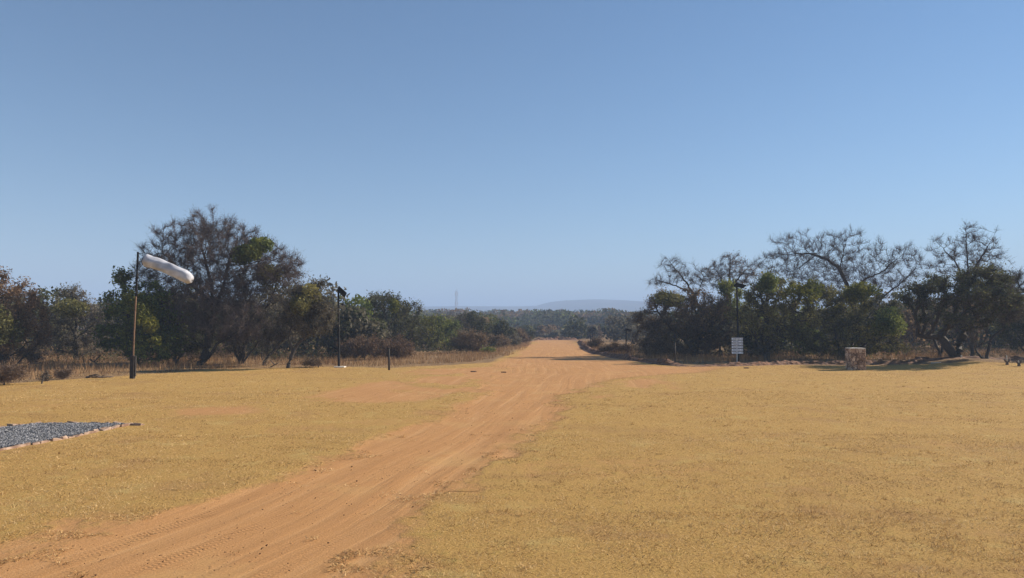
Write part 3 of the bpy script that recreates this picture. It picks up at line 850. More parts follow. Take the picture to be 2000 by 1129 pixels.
grow_plant('thorn_tree', 'dark tree cut off by the right edge of the photo', 'tree', (2010, 702), 42, [(2000, 590, 40, 34), (2050, 600, 50, 44), (2010, 640, 60, 36), (1975, 650, 36, 30), (2080, 640, 50, 40)],
           None, ('dark', 12000, 0.065), (4500, 0.45, 'twig'), 0.13, 700, seed=54, group=GR)
grow_plant('bare_tree', 'small forked leafless tree left of the thick forked trunk', 'tree', (1835, 704), 41, [(1815, 650, 24, 20), (1850, 640, 22, 22), (1830, 620, 34, 18)],
           [[(1835, 706), (1834, 685), (1822, 660)], [(1834, 688), (1845, 665)]], ('dark', 500, 0.05), (1200, 0.4, 'twig'), 0.10, 200, seed=55, group=GR)
# beyond the frame on both sides, they shade the lawn's rim
grow_plant('thorn_tree', 'dark broad tree outside the frame on the right', 'tree', (2190, 708), 36, [(2180, 590, 60, 40), (2240, 600, 60, 44), (2160, 640, 50, 40), (2230, 650, 60, 40)],
           None, ('dark', 9000, 0.07), (3000, 0.45, 'twig'), 0.14, 600, seed=56)

# ---- low plants at the left edge of the lawn
grow_plant('dry_shrub', 'tan weedy shrub at the left border of the photo', 'shrub', (8, 752), None, [(-10, 730, 28, 20), (25, 732, 22, 17)], 'bush', ('reddish', 2600, 0.028), (3000, 0.26, 'twig_tan'), 0.02, 320, kill=0.2, step=0.12, seed=61)
grow_plant('dry_shrub', 'wispy grey shrub at the lawn edge left of the stick pile', 'shrub', (122, 741), None, [(124, 733, 16, 8)], 'bush', ('reddish', 700, 0.022), (1100, 0.2, 'twig_tan'), 0.015, 150, kill=0.18, step=0.1, seed=62)
grow_plant('sapling', 'thin dark leafless sapling standing alone on the lawn edge', 'sapling', (81, 750), None, [(90, 728, 10, 6), (84, 733, 6, 6)], [[(81, 752), (83, 738), (88, 730)]], ('brown', 0, 0.02), (70, 0.16, 'twig'), 0.022, 40, kill=0.14, step=0.09, seed=63)
grow_plant('dry_shrub', 'dark low tuft right behind the leafless sapling', 'shrub', (88, 745), None, [(88, 740, 10, 5)], 'bush', ('grey', 700, 0.025), (500, 0.15, 'twig_tan'), 0.015, 90, kill=0.16, step=0.1, seed=64)
grow_plant('dry_shrub', 'small dark shrub on the bare verge beside the left solar lamp base', 'shrub', (622, 718), None, [(610, 711, 20, 6), (595, 713, 10, 5)], 'bush', ('brown', 1400, 0.035), (900, 0.2, 'twig_tan'), 0.02, 160, kill=0.2, step=0.12, seed=65)

# ------------------------------------------------------------------ massed thicket and far wood
def wood():
    r = np.random.default_rng(77)
    Vs, F4, T4, M4 = [], [], [], []; off = 0
    spots = []
    def ok(x, y):
        # keep the strip open
        if y < 106:
            xl = np.interp(y, [30, 42, 60, 100], [-1.5, -1.0, 0.4, 2.2]) - 2.8
            xr = np.interp(y, [30, 42, 60, 100], [12.0, 8.0, 8.2, 9.8]) + 2.8
            return not (xl < x < xr)
        return True
    for (y0, y1, n, wid) in ((41, 56, 105, 0.80), (56, 78, 130, 0.8), (78, 108, 150, 0.8), (110, 175, 320, 0.42), (175, 230, 420, 0.42), (230, 340, 560, 0.4), (340, 620, 760, 0.42)):
        for _ in range(n):
            y = r.uniform(y0, y1); x = r.uniform(-1, 1) * (wid * y + 6)
            if ok(x, y):
                if y < 60 and -0.2 * y < x < 0.04 * y + 5.0:
                    continue
                if y < 52 and x > 0.42 * y:
                    continue
                spots.append((x, y))
    pal = ['dark', 'brown', 'grey', 'olive', 'green']
    mats = [M['bark']] + [M[p] for p in pal]
    for x, y in spots:
        h = r.uniform(3.2, 5.6) if y < 108 else (r.uniform(1.0, 2.6) if y < 175 else r.uniform(3.6, 6.4) * (0.8 + 0.5 * float(fbm(np.array([x * 0.02]), np.array([y * 0.01]), 4, 2)[0])))
        if y < 108:
            h = min(h, 2.0 + y * 0.055) if abs(x - 4) > 0.32 * y else min(h, r.uniform(2.0, 3.9))
        w = h * r.uniform(0.4, 0.62) * (1.5 if y > 108 else 1)
        g = float(gz(x, y))
        q = int(np.clip(52000 / y, 90, 900))
        sz = 0.05 + 0.0021 * y
        nl = r.integers(4, 8)
        lob = []
        for _ in range(nl):
            c = np.array([x + r.normal(0, w * 0.42), y + r.normal(0, w * 0.42), g + h * r.uniform(0.35, 0.82)])
            lob.append((c, np.array([w, w, h * 0.34]) * r.uniform(0.35, 0.62)))
        P = sample_lobes(lob, q, r, 0.3)
        k = r.integers(0, q, q // 3)
        P[k, 2] = g + (P[k, 2] - g) * r.uniform(0.1, 0.9, len(k))
        P = P[P[:, 2] > g + 0.05]
        v, f = leaf_quads(P, sz, r, 0.3)
        Vs.append(v); F4.append(f + off); off += len(v)
        t0 = r.normal(0.42, 0.12)
        T4.append(np.clip(t0 + (fbm(P[:, 0] * 0.9, P[:, 2] * 1.2, 5, 3) - 0.5) * 1.1 + r.normal(0, 0.15, len(P)), 0, 1))
        M4.append(np.full(len(f), 1 + r.choice(5, p=[0.36, 0.24, 0.24, 0.09, 0.07])))
        if y < 115:
            n = 5
            z = np.linspace(0, h * 0.6, n)
            for s in range(r.integers(1, 4)):
                lean = r.normal(0, 0.22, 2)
                pos = np.stack([x + r.normal(0, 0.15) + lean[0] * z + r.normal(0, .06, n), y + lean[1] * z, g - 0.05 + z], 1)
                v, f = tube_mesh(pos, np.arange(n) - 1, np.linspace(0.09, 0.03, n), range(n), 5)
                Vs.append(v); F4.append(f + off); off += len(v)
                T4.append(np.full(len(f), .4)); M4.append(np.zeros(len(f), int))
    o = link('bushveld_wood', make_mesh('bushveld_wood', np.concatenate(Vs), [np.concatenate(F4)], np.concatenate(T4), mats, np.concatenate(M4)))
    kind(o, 'stuff', 'massed bush filling the background and the far wood at the end of the airstrip')
wood()

def undergrowth():
    r = np.random.default_rng(78)
    Ps = []; tn = []
    def band(pts, n, hmax):
        P = np.array([at(*p)[:2] for p in pts]); lo, hi = P.min(0), P.max(0)
        for _ in range(n):
            for _t in range(30):
                c = r.uniform(lo, hi)
                if sdist(P, np.array([c[0]]), np.array([c[1]]))[0] > 0: break
            h = r.uniform(0.25, hmax); w = h * r.uniform(0.7, 1.3)
            z = float(gz(*c))
            q = int(260 * w)
            u = norm(r.normal(size=(q, 3))) * (r.uniform(0.2, 1, q)[:, None] ** 0.4)
            u[:, 2] = np.abs(u[:, 2])
            Ps.append(np.array([c[0], c[1], z]) + u * np.array([w, w, h])); tn.append(np.full(q, r.uniform(0.1, 0.7)))
    band([(-300, 712), (250, 712), (520, 714), (660, 706), (660, 692), (-300, 692)], 110, 1.0)
    band([(660, 698), (940, 690), (1000, 676), (940, 676), (660, 690)], 50, 0.8)
    band([(1230, 692), (1480, 698), (2250, 700), (2250, 688), (1230, 684)], 130, 0.9)
    P = np.concatenate(Ps); t = np.concatenate(tn)
    v, f = leaf_quads(P, 0.05, r, 0.3)
    t = np.clip(t + r.normal(0, 0.17, len(t)), 0, 1)
    mi = (fbm(P[:, 0] * 0.5, P[:, 1] * 0.5, 4, 3) > 0.5).astype(int)
    o = link('undergrowth', make_mesh('undergrowth', v, [f], t, [M['brown'], M['dark']], mi))
    kind(o, 'stuff', 'low brown undergrowth in the shade beneath the trees')
undergrowth()

# ------------------------------------------------------------------ earth banks
M['bank'] = noise_mat('red_earth', (0.075, 0.034, 0.018), (0.25, 0.12, 0.058), 5, 0.95, bump=0.8)
def ridge(name, pts, h, w, seed, label):
    r = np.random.default_rng(seed)
    P = np.array([at(*p)[:2] for p in pts])
    L = np.linalg.norm(np.diff(P, axis=0), axis=1).sum()
    n = max(20, int(L / 0.13)); m = 13
    C = resamp(P, n)
    T = norm(np.gradient(C, axis=0)); Nn = np.stack([-T[:, 1], T[:, 0]], 1)
    u = np.linspace(-1, 1, m)
    X = C[:, None, 0] + Nn[:, None, 0] * u[None] * w
    Y = C[:, None, 1] + Nn[:, None, 1] * u[None] * w
    X = X + r.normal(0, 0.03, X.shape); Y = Y + r.normal(0, 0.03, Y.shape)
    prof = np.exp(-(u * 1.9) ** 2)[None] - 0.05
    amp = h * (0.25 + 1.3 * fbm(X * 0.8, Y * 0.8, seed, 3)) * (0.25 + 1.5 * fbm(X * 5, Y * 5, seed + 3, 4))
    e = np.minimum(1, np.minimum(np.arange(n), np.arange(n)[::-1]) / 8.0)[:, None]
    Z = gz(X, Y) + prof * amp * e - 0.012
    V = np.stack([X, Y, Z], -1).reshape(-1, 3)
    ii = np.arange(n * m).reshape(n, m)
    F = np.stack([ii[:-1, :-1], ii[1:, :-1], ii[1:, 1:], ii[:-1, 1:]], -1).reshape(-1, 4)
    o = link(name, make_mesh(name, V, [F], mats=[M['bank']]))
    kind(o, 'structure', label)
ridge('earth_bank', [(1133, 668), (1146, 682), (1168, 691), (1215, 700), (1300, 712), (1345, 716)], 0.24, 0.5, 3, 'broken red earth bank along the right side of the airstrip')
ridge('earth_bank', [(1345, 716), (1440, 714.5), (1560, 711), (1650, 712), (1760, 712), (1880, 710), (2000, 711), (2200, 713)], 0.17, 0.42, 8, 'low scraped ridge of red soil along the far rim of the lawn on the right')
ridge('earth_bank', [(1042, 664.6), (1090, 663.9), (1130, 664.4)], 0.42, 1.2, 5, 'low earth bank closing the far end of the airstrip')

# ------------------------------------------------------------------ small hard things
def lathe_path(C, Rr, sides=12, cap=True, wr=None):
    """tube through points C with radii Rr, closed at both ends"""
    C = np.asarray(C, float); Rr = np.asarray(Rr, float); n = len(C)
    T = norm(np.gradient(C, axis=0))
    up = np.array([0, 0, 1.0]) if abs(T[0][2]) < 0.9 else np.array([1.0, 0, 0])
    V = []
    for i in range(n):
        a = np.cross(T[i], up); a /= np.linalg.norm(a); b = np.cross(a, T[i])
        for k in range(sides):
            t = 2 * math.pi * k / sides
            rr = Rr[i] * (wr(i, t) if wr else 1)
            V.append(C[i] + rr * (math.cos(t) * a + math.sin(t) * b))
    V = np.array(V)
    i = np.arange(n - 1)[:, None]; k = np.arange(sides)[None]; k2 = (k + 1) % sides
    F4 = np.stack([i * sides + k, i * sides + k2, (i + 1) * sides + k2, (i + 1) * sides + k], -1).reshape(-1, 4)
    if not cap:
        return V, F4, None
    V = np.concatenate([V, C[:1], C[-1:]])
    kk = np.arange(sides); kk2 = (kk + 1) % sides
    c0 = np.stack([kk2, kk, np.full(sides, n * sides)], 1)
    c1 = np.stack([(n - 1) * sides + kk, (n - 1) * sides + kk2, np.full(sides, n * sides + 1)], 1)
    return V, F4, np.concatenate([c0, c1])

class MB:
    def __init__(s): s.V = []; s.F4 = []; s.F3 = []; s.n = 0
    def add(s, V, F4=None, F3=None):
        V = np.asarray(V, float)
        if F4 is not None and len(F4): s.F4.append(np.asarray(F4) + s.n)
        if F3 is not None and len(F3): s.F3.append(np.asarray(F3) + s.n)
        s.V.append(V); s.n += len(V); return s
    def tube(s, C, R, sides=10):
        if not hasattr(R, '__len__'): R = [R] * len(C)
        return s.add(*lathe_path(C, R, sides))
    def box(s, c, d, rot=None):
        q = np.array([[x, y, z] for x in (-.5, .5) for y in (-.5, .5) for z in (-.5, .5)]) * np.array(d)
        if rot is not None: q = q @ np.array(rot.to_3x3() if hasattr(rot, 'to_3x3') else rot).T
        F = np.array([[0, 1, 3, 2], [4, 6, 7, 5], [0, 4, 5, 1], [2, 3, 7, 6], [0, 2, 6, 4], [1, 5, 7, 3]])
        return s.add(q + np.array(c), F)
    def build(s, name, mat, parent=None, smooth_=False, bevel=0.0, loc=(0, 0, 0), attrs=None):
        fs = ([np.concatenate(s.F4)] if s.F4 else []) + ([np.concatenate(s.F3)] if s.F3 else [])
        o = link(name, make_mesh(name, np.concatenate(s.V), fs, mats=[mat], smooth_shade=smooth_, attrs=attrs), parent, loc)
        if bevel:
            b = o.modifiers.new('bevel', 'BEVEL'); b.width = bevel; b.segments = 2; b.limit_method = 'ANGLE'
        return o

M['black'] = noise_mat('black_steel', (0.008, 0.008, 0.009), (0.02, 0.018, 0.018), 20, 0.75)
M['black'].node_tree.nodes['Principled BSDF'].inputs['Specular IOR Level'].default_value = 0.2
M['rust'] = noise_mat('rusty_pipe', (0.08, 0.040, 0.022), (0.24, 0.135, 0.07), 9, 0.75, stretch=(6, 6, 0.7))
M['post'] = noise_mat('tarred_timber', (0.012, 0.010, 0.009), (0.045, 0.032, 0.024), 14, 0.85, bump=0.5, stretch=(4, 4, 0.5))
M['sock'] = noise_mat('white_cloth', (0.36, 0.36, 0.39), (0.56, 0.56, 0.60), 4, 0.85, bump=0.6)
M['white'] = noise_mat('white_paint', (0.76, 0.76, 0.80), (0.86, 0.86, 0.89), 6, 0.5)
M['whitepost'] = noise_mat('weathered_white_post', (0.42, 0.38, 0.33), (0.60, 0.56, 0.50), 12, 0.7)
M['ink'] = noise_mat('dark_lettering', (0.04, 0.04, 0.06), (0.07, 0.07, 0.09), 12, 0.6)
M['concrete'] = noise_mat('pale_concrete', (0.50, 0.45, 0.38), (0.68, 0.63, 0.55), 9, 0.9, bump=0.4)
M['mast'] = noise_mat('galvanised_mast', (0.35, 0.36, 0.38), (0.50, 0.50, 0.52), 1, 0.6)
M['panelglass'] = noise_mat('solar_cells', (0.008, 0.009, 0.016), (0.016, 0.018, 0.026), 30, 0.6)
M['lens'] = noise_mat('lamp_lens', (0.35, 0.35, 0.33), (0.45, 0.45, 0.43), 10, 0.4)

# windsock
def windsock():
    B = at(258.5, 740); Y = B[1]
    r = thing('windsock', 'white windsock streaming right from a thin leaning rusty pole', 'windsock', tuple(B))
    P = lambda px, py, dy=0.0: atd(px, py, Y) - B + np.array([0, dy, 0])
    m = MB(); m.box((0, 0, 0.36), (0.135, 0.135, 0.82)); m.build('base_post', M['post'], r, bevel=0.012)
    m = MB(); m.box((0.085, -0.0, 0.42), (0.05, 0.07, 0.68)); m.build('base_brace', M['post'], r, bevel=0.008)
    bot = P(260, 700, -0.0); mid = P(266, 572); top = P(269.5, 492)
    bot[2] -= 0.3
    m = MB(); m.tube(resamp([bot, P(262, 650), mid], 14), 0.026, 10); m.build('pole', M['rust'], r, True)
    m = MB(); m.tube(resamp([mid - np.array([0, 0, 0.12]), top], 10), 0.034, 10); m.tube([P(267.3, 545) , P(267.7, 536)], 0.044, 10)
    m.build('pole_top', M['black'], r, True)
    mouth = P(287, 508, -0.05); tail = P(384, 547, -0.35)
    ax = norm((tail - mouth)[None])[0]
    # arm and hoop
    a = norm(np.cross(ax, [0, 1.0, 0])[None])[0]; b = np.cross(ax, a)
    RM = 0.20
    hoop = [mouth + RM * (math.cos(t) * a + math.sin(t) * b) for t in np.linspace(0, 2 * math.pi, 33)]
    m = MB(); m.tube(hoop, 0.011, 8); m.build('hoop', M['black'], r, True)
    m = MB()
    tops = top + np.array([0, 0, -0.06])
    for t in (1.1, -1.1, 2.6):
        q = mouth + RM * (math.cos(t) * a + math.sin(t) * b)
        m.tube([tops, (tops * 0.5 + q * 0.5) + np.array([0, 0, 0.01]), q], 0.006, 6)
    m.tube([tops, top + np.array([0.24, 0, -0.03])], 0.012, 8)
    m.build('bridle', M['black'], r, True)
    n = 40; s = np.linspace(0, 1, n)
    C = mouth[None] + (tail - mouth)[None] * s[:, None]
    C[:, 2] += 0.03 * np.sin(s * 3.1) - 0.05 * smooth(0.8, 1, s)
    Rr = np.interp(s, [0, 0.04, 0.12, 0.5, 0.8, 0.9, 0.955, 0.985, 1.0], [0.20, 0.21, 0.195, 0.185, 0.19, 0.18, 0.15, 0.10, 0.03])
    rr = np.random.default_rng(4)
    ph = rr.uniform(0, 6, 8)
    def wr(i, t):
        q = s[i]
        return 1 + 0.045 * math.sin(3 * t + 9 * q + ph[0]) + 0.042 * math.sin(5 * t - 14 * q + ph[1]) + 0.03 * math.sin(22 * q + 2 * t + ph[2]) * (1 if q > 0.1 else 0.4) + 0.012 * math.sin(37 * q + t)
    V, F4, _ = lathe_path(C, Rr, 40, cap=False, wr=wr)
    o = link('sock', make_mesh('sock', V, [F4], mats=[M['sock']], smooth_shade=True), r)
    so = o.modifiers.new('solid', 'SOLIDIFY'); so.thickness = 0.004
    for q in (0.5, 0.93):
        m = MB()
        i = int(q * (n - 1)); c = C[i]; t = np.linspace(0, 2 * math.pi, 37)
        m.tube([c + Rr[i] * wr(i, w) * 1.012 * (math.cos(w) * a * -1 + math.sin(w) * b) for w in t], 0.004, 5)
        m.build('seam', M['sock'], o, True)
windsock()

# solar street lamps
def solar_lamp(bx, by, top_px, label, tilt_z=0.0, simple=False, slab=True, group='solar lamps on black poles', panel=1.0):
    B = at(bx, by); Y = B[1]; B[2] = float(gz(B[0], B[1]))
    r = thing('solar_street_lamp', label, 'street lamp', tuple(B), group=group)
    top = atd(top_px[0], top_px[1], Y) - B
    H = top[2]
    m = MB(); m.tube(resamp([[0, 0, -0.1], [top[0] * 0.5, 0, H * 0.5], [top[0], 0, H]], 8), np.linspace(0.05, 0.042, 8), 10); m.build('pole', M['black'], r, True)
    if slab:
        m = MB(); m.box((0.05, -0.03, 0.0), (0.46, 0.4, 0.09)); m.build('base_slab', M['concrete'], r, bevel=0.02)
    R = Matrix.Rotation(rad(42 if panel == 1 else 14), 3, 'Y') @ Matrix.Rotation(rad((-36 if panel == 1 else -20) + tilt_z), 3, 'X')
    pc = np.array([top[0] + 0.15, -0.02, H - 0.02])
    pw = 0.46 if panel == 1 else 0.52
    m = MB(); m.box(pc, (pw, 0.40, 0.03), R)
    p = m.build('solar_panel', M['black'], r, bevel=0.004)
    up = np.array(R @ Vector((0, 0, 0.018)))
    m = MB(); m.box(pc + up, (pw - 0.05, 0.36, 0.004), R); m.build('cells', M['panelglass'], p)
    m = MB(); m.tube([[top[0] - 0.04, 0, H - 0.08], [top[0], 0, H], pc - up], 0.02, 8); m.build('panel_bracket', M['black'], r, True)
    if panel == 1:
        m = MB(); m.tube([[top[0], 0, H - 0.42], [top[0] + 0.13, 0, H - 0.40], [top[0] + 0.2, 0, H - 0.46], [top[0] + 0.19, 0, H - 0.56]], 0.013, 8)
        m.tube([[top[0] + 0.19, 0, H - 0.44], [top[0] + 0.24, 0, H - 0.32]], 0.012, 8); m.build('lamp_arm', M['black'], r, True)
        m = MB(); m.box((top[0] + 0.2, -0.02, H - 0.58), (0.10, 0.18, 0.07), Matrix.Rotation(rad(25), 3, 'Y')); h = m.build('lamp_head', M['black'], r, bevel=0.01)
        m = MB(); m.box((top[0] + 0.185, -0.02, H - 0.62), (0.07, 0.14, 0.012), Matrix.Rotation(rad(25), 3, 'Y')); m.build('lens', M['lens'], h)
    else:
        m = MB(); m.box((top[0] - 0.06, -0.08, H - 0.07), (0.16, 0.12, 0.05)); h = m.build('lamp_head', M['black'], r, bevel=0.01)
    return r
solar_lamp(662, 717.5, (661, 569), 'black solar lamp post with tilted panel on a pale slab, beside the small umbrella tree')
solar_lamp(1442.5, 706, (1439, 557), 'black solar lamp post with flat panel directly behind the white direction sign', slab=False, panel=2)
solar_lamp(1223, 684, (1223, 644), 'lone distant lamp post in front of the scrub at the right side of the airstrip', slab=False, panel=2)
solar_lamp(1157, 671, (1157, 642), 'right one of two close distant lamp posts near the far end of the airstrip', slab=False, panel=2)
solar_lamp(1153, 669, (1153, 645), 'left one of two close distant lamp posts near the far end of the airstrip', slab=False, panel=2)
solar_lamp(999.5, 675, (999.5, 643), 'distant lamp post among the shrubs left of the airstrip', slab=False, panel=2)

def short_post(px, py, ty, label):
    B = at(px, py); Y = B[1]; B[2] = float(gz(B[0], B[1]))
    r = thing('marker_post', label, 'post', tuple(B), group='short black marker posts')
    H = (atd(px, ty, Y) - B)[2]
    m = MB(); m.tube([[0.01, 0, -0.06], [0.004, 0, H * 0.5], [-0.008, 0, H]], [0.04, 0.038, 0.037], 10); m.build('shaft', M['post'], r, True)
    m = MB(); m.tube([[-0.008, 0, H], [-0.008, 0, H + 0.02], [-0.008, 0, H + 0.03]], [0.042, 0.04, 0.02], 10); m.build('cap', M['black'], r, True)
short_post(759.5, 723, 681, 'short black post in front of the round brown shrub left of the airstrip')
short_post(1318.5, 713.5, 670, 'short black post before the dark thorn tree right of the airstrip')

# direction sign
def sign():
    B = at(1441, 708); Y = B[1]; B[2] = float(gz(B[0], B[1]))
    r = thing('direction_sign', 'white sign of six slats with arrows on a pale post', 'sign', tuple(B), rz=rad(4))
    s = Y / FPX
    H = (atd(1440, 659, Y) - B)[2]; low = (atd(1440, 691.5, Y) - B)[2]
    m = MB(); m.box((-0.02, 0.03, H * 0.5 - 0.05), (0.055, 0.04, H + 0.02)); m.build('post', M['whitepost'], r, bevel=0.006)
    n = 6; pitch = (H - low) / n; hh = pitch * 0.74; W = 22.5 * s
    rr = np.random.default_rng(9)
    for i in range(n):
        z = H - pitch * (i + 0.5)
        m = MB(); m.box((-0.01, 0, z), (W, 0.018, hh)); sl = m.build('slat', M['white'], r, bevel=0.003)
        m = MB(); x = -W * 0.40
        end = W * rr.uniform(0.10, 0.24)
        while x < end:
            w = rr.uniform(0.008, 0.016)
            m.box((x + w / 2, -0.0105, z + rr.normal(0, 0.002)), (w, 0.003, hh * rr.uniform(0.18, 0.34)))
            x += w + (0.006 if rr.random() > 0.2 else 0.018)
        m.build('lettering', M['ink'], sl)
        m = MB(); x0 = W * 0.36
        m.box((x0, -0.0105, z), (0.035, 0.003, hh * 0.13))
        d = 0.03
        V = [[x0 + 0.015, -0.012, z + hh * 0.26], [x0 + 0.015, -0.012, z - hh * 0.26], [x0 + 0.015 + d, -0.012, z],
             [x0 + 0.015, -0.0095, z + hh * 0.26], [x0 + 0.015, -0.0095, z - hh * 0.26], [x0 + 0.015 + d, -0.0095, z]]
        m.add(V, [[0, 3, 4, 1], [1, 4, 5, 2], [2, 5, 3, 0]], [[0, 1, 2], [3, 5, 4]])
        m.build('arrow', M['ink'], sl)
    m = MB(); m.tube([[-W * 0.5 - 0.075, 0.01, H - pitch * 2.0], [-W * 0.5 + 0.02, 0.012, H - pitch * 2.0]], 0.006, 6)
    m.box((-W * 0.5 - 0.08, 0.01, H - pitch * 2.0), (0.03, 0.03, 0.03)); m.build('side_bolt', M['black'], r)
sign()

# stone pillar
def pillar():
    B = at(1671.5, 722); Y = B[1]; B[2] = float(gz(B[0], B[1]))
    r = thing('stone_pillar', 'squat square pillar clad in rough brown stone on the lawn', 'pillar', tuple(B), rz=rad(-5))
    s = Y / FPX
    H = (atd(1671, 681.5, Y) - B)[2] + 0.02
    W = 0.58
    g = np.random.default_rng(21)
    V, F, C = [], [], []
    n = 46; mm = 50; off = 0
    for side in range(4):
        u = np.linspace(-W / 2, W / 2, n); w = np.linspace(-0.05, H, mm)
        U, Wz = np.meshgrid(u, w)
        # irregular stones: nearest of scattered seeds
        ns = 34
        sx = g.uniform(-W / 2, W / 2, ns); sz = g.uniform(0, H, ns); asp = g.uniform(0.7, 1.5, ns)
        ang = g.uniform(-0.9, 0.9, ns)
        dx = U[..., None] - sx; dz = Wz[..., None] - sz
        rx = dx * np.cos(ang) + dz * np.sin(ang); rz_ = -dx * np.sin(ang) + dz * np.cos(ang)
        d = np.sqrt((rx * asp) ** 2 + (rz_ / asp) ** 2)
        o = np.sort(d, -1); k = d.argmin(-1)
        gap = smooth(0.0, 0.035, o[..., 1] - o[..., 0])
        dep = gap * (0.010 + 0.018 * g.random(ns)[k]) + 0.012 * (fbm(U * 22 + side * 9, Wz * 22, 6, 4) - 0.5)
        tl = g.normal(0, 0.07, (ns, 2))
        dep = dep + gap * (tl[k, 0] * (U - sx[k]) + tl[k, 1] * (Wz - sz[k]))
        edge = np.minimum(1, np.minimum(np.abs(U - W / 2), np.abs(U + W / 2)) / 0.012)
        dep = dep * edge
        a = side * math.pi / 2
        base = np.stack([U, -(W / 2 + dep), Wz], -1)
        R = np.array([[math.cos(a), -math.sin(a), 0], [math.sin(a), math.cos(a), 0], [0, 0, 1]])
        V.append((base @ R.T).reshape(-1, 3))
        ii = np.arange(n * mm).reshape(mm, n) + off
        F.append(np.stack([ii[:-1, :-1], ii[:-1, 1:], ii[1:, 1:], ii[1:, :-1]], -1).reshape(-1, 4))
        tone = g.random(ns)[k] * 0.8 + 0.2
        C.append((np.where(gap < 0.4, 0.05, tone)).ravel())
        off += n * mm
    m_ = tint_stone()
    link('stonework', make_mesh('stonework', np.concatenate(V), F, mats=[m_], attrs=dict(tone=np.concatenate(C)), smooth_shade=False), r)
    m = MB()
    nn = 15
    u = np.linspace(-W / 2 - 0.005, W / 2 + 0.005, nn)
    X, Yy = np.meshgrid(u, u)
    Zt = H + 0.022 + 0.014 * (fbm(X * 9, Yy * 9, 2, 3) - 0.5)
    Zb = np.full_like(Zt, H - 0.03)
    ii = np.arange(nn * nn).reshape(nn, nn)
    F1 = np.stack([ii[:-1, :-1], ii[:-1, 1:], ii[1:, 1:], ii[1:, :-1]], -1).reshape(-1, 4)
    ring = np.concatenate([ii[0, :-1], ii[:-1, -1], ii[-1, :0:-1], ii[:0:-1, 0]]); r2 = np.roll(ring, -1); N2 = nn * nn
    m.add(np.concatenate([np.stack([X, Yy, Zt], -1).reshape(-1, 3), np.stack([X, Yy, Zb], -1).reshape(-1, 3)]), np.concatenate([F1, F1[:, ::-1] + N2, np.stack([ring, ring + N2, r2 + N2, r2], 1)]))
    m.build('top_slab', M['concrete'], r)

def tint_stone():
    m, nt, N, L, b = new_mat('field_stone')
    a = N.new('ShaderNodeAttribute'); a.attribute_name = 'tone'
    rr = ramp(N, [(0, (0.10, 0.06, 0.04)), (0.25, (0.24, 0.15, 0.095)), (0.6, (0.42, 0.28, 0.19)), (1, (0.58, 0.44, 0.33))])
    L.new(a.outputs['Fac'], rr.inputs['Fac'])
    tc = N.new('ShaderNodeTexCoord'); nz = N.new('ShaderNodeTexNoise'); nz.inputs['Scale'].default_value = 25; nz.inputs['Detail'].default_value = 6
    L.new(tc.outputs['Object'], nz.inputs['Vector'])
    mx = N.new('ShaderNodeMix'); mx.data_type = 'RGBA'; mx.blend_type = 'OVERLAY'; mx.inputs[0].default_value = 0.7
    L.new(rr.outputs['Color'], mx.inputs[6]); L.new(nz.outputs['Fac'], mx.inputs[7])
    L.new(mx.outputs[2], b.inputs['Base Color']); b.inputs['Roughness'].default_value = 0.9
    return m
pillar()

# gravel bed and its stone edging
def pebble_mesh(P, size, r, squash=0.65, small=False):
    """irregular octahedral pebbles"""
    base = np.array([[1, 0, 0], [-1, 0, 0], [0, 1, 0], [0, -1, 0], [0, 0, 1], [0, 0, -1],
                     [.72, .72, .5], [-.72, .72, .5], [-.72, -.72, .5], [.72, -.72, .5]], float)
    F = np.array([[0, 6, 9], [6, 4, 9], [2, 7, 6], [7, 4, 6], [1, 8, 7], [8, 4, 7], [3, 9, 8], [9, 4, 8], [0, 2, 6], [2, 1, 7], [1, 3, 8], [3, 0, 9],
                  [0, 5, 2], [2, 5, 1], [1, 5, 3], [3, 5, 0]])
    if small:
        base = base[:6]
        F = np.array([[0, 2, 4], [2, 1, 4], [1, 3, 4], [3, 0, 4], [2, 0, 5], [1, 2, 5], [3, 1, 5], [0, 3, 5]])
    nv = len(base)
    n = len(P)
    q = base[None] * r.uniform(0.7, 1.2, (n, nv, 1))
    q = q * np.array([1, 1, squash]) * (size * r.uniform(0.55, 1.35, (n, 1)) * np.ones((1, 3)))[:, None, :]
    a = r.uniform(0, 6.28, n); c, s = np.cos(a), np.sin(a)
    tl = r.normal(0, 0.5, n)
    x = q[..., 0] * c[:, None] - q[..., 1] * s[:, None]; y = q[..., 0] * s[:, None] + q[..., 1] * c[:, None]; z = q[..., 2] + x * np.sin(tl)[:, None]
    V = np.stack([x, y, z], -1) + P[:, None]
    FF = (np.arange(n)[:, None, None] * nv + F[None]).reshape(-1, 3)
    return V.reshape(-1, 3), FF, np.repeat(np.clip(r.normal(0.5, 0.25, n), 0, 1), len(F))

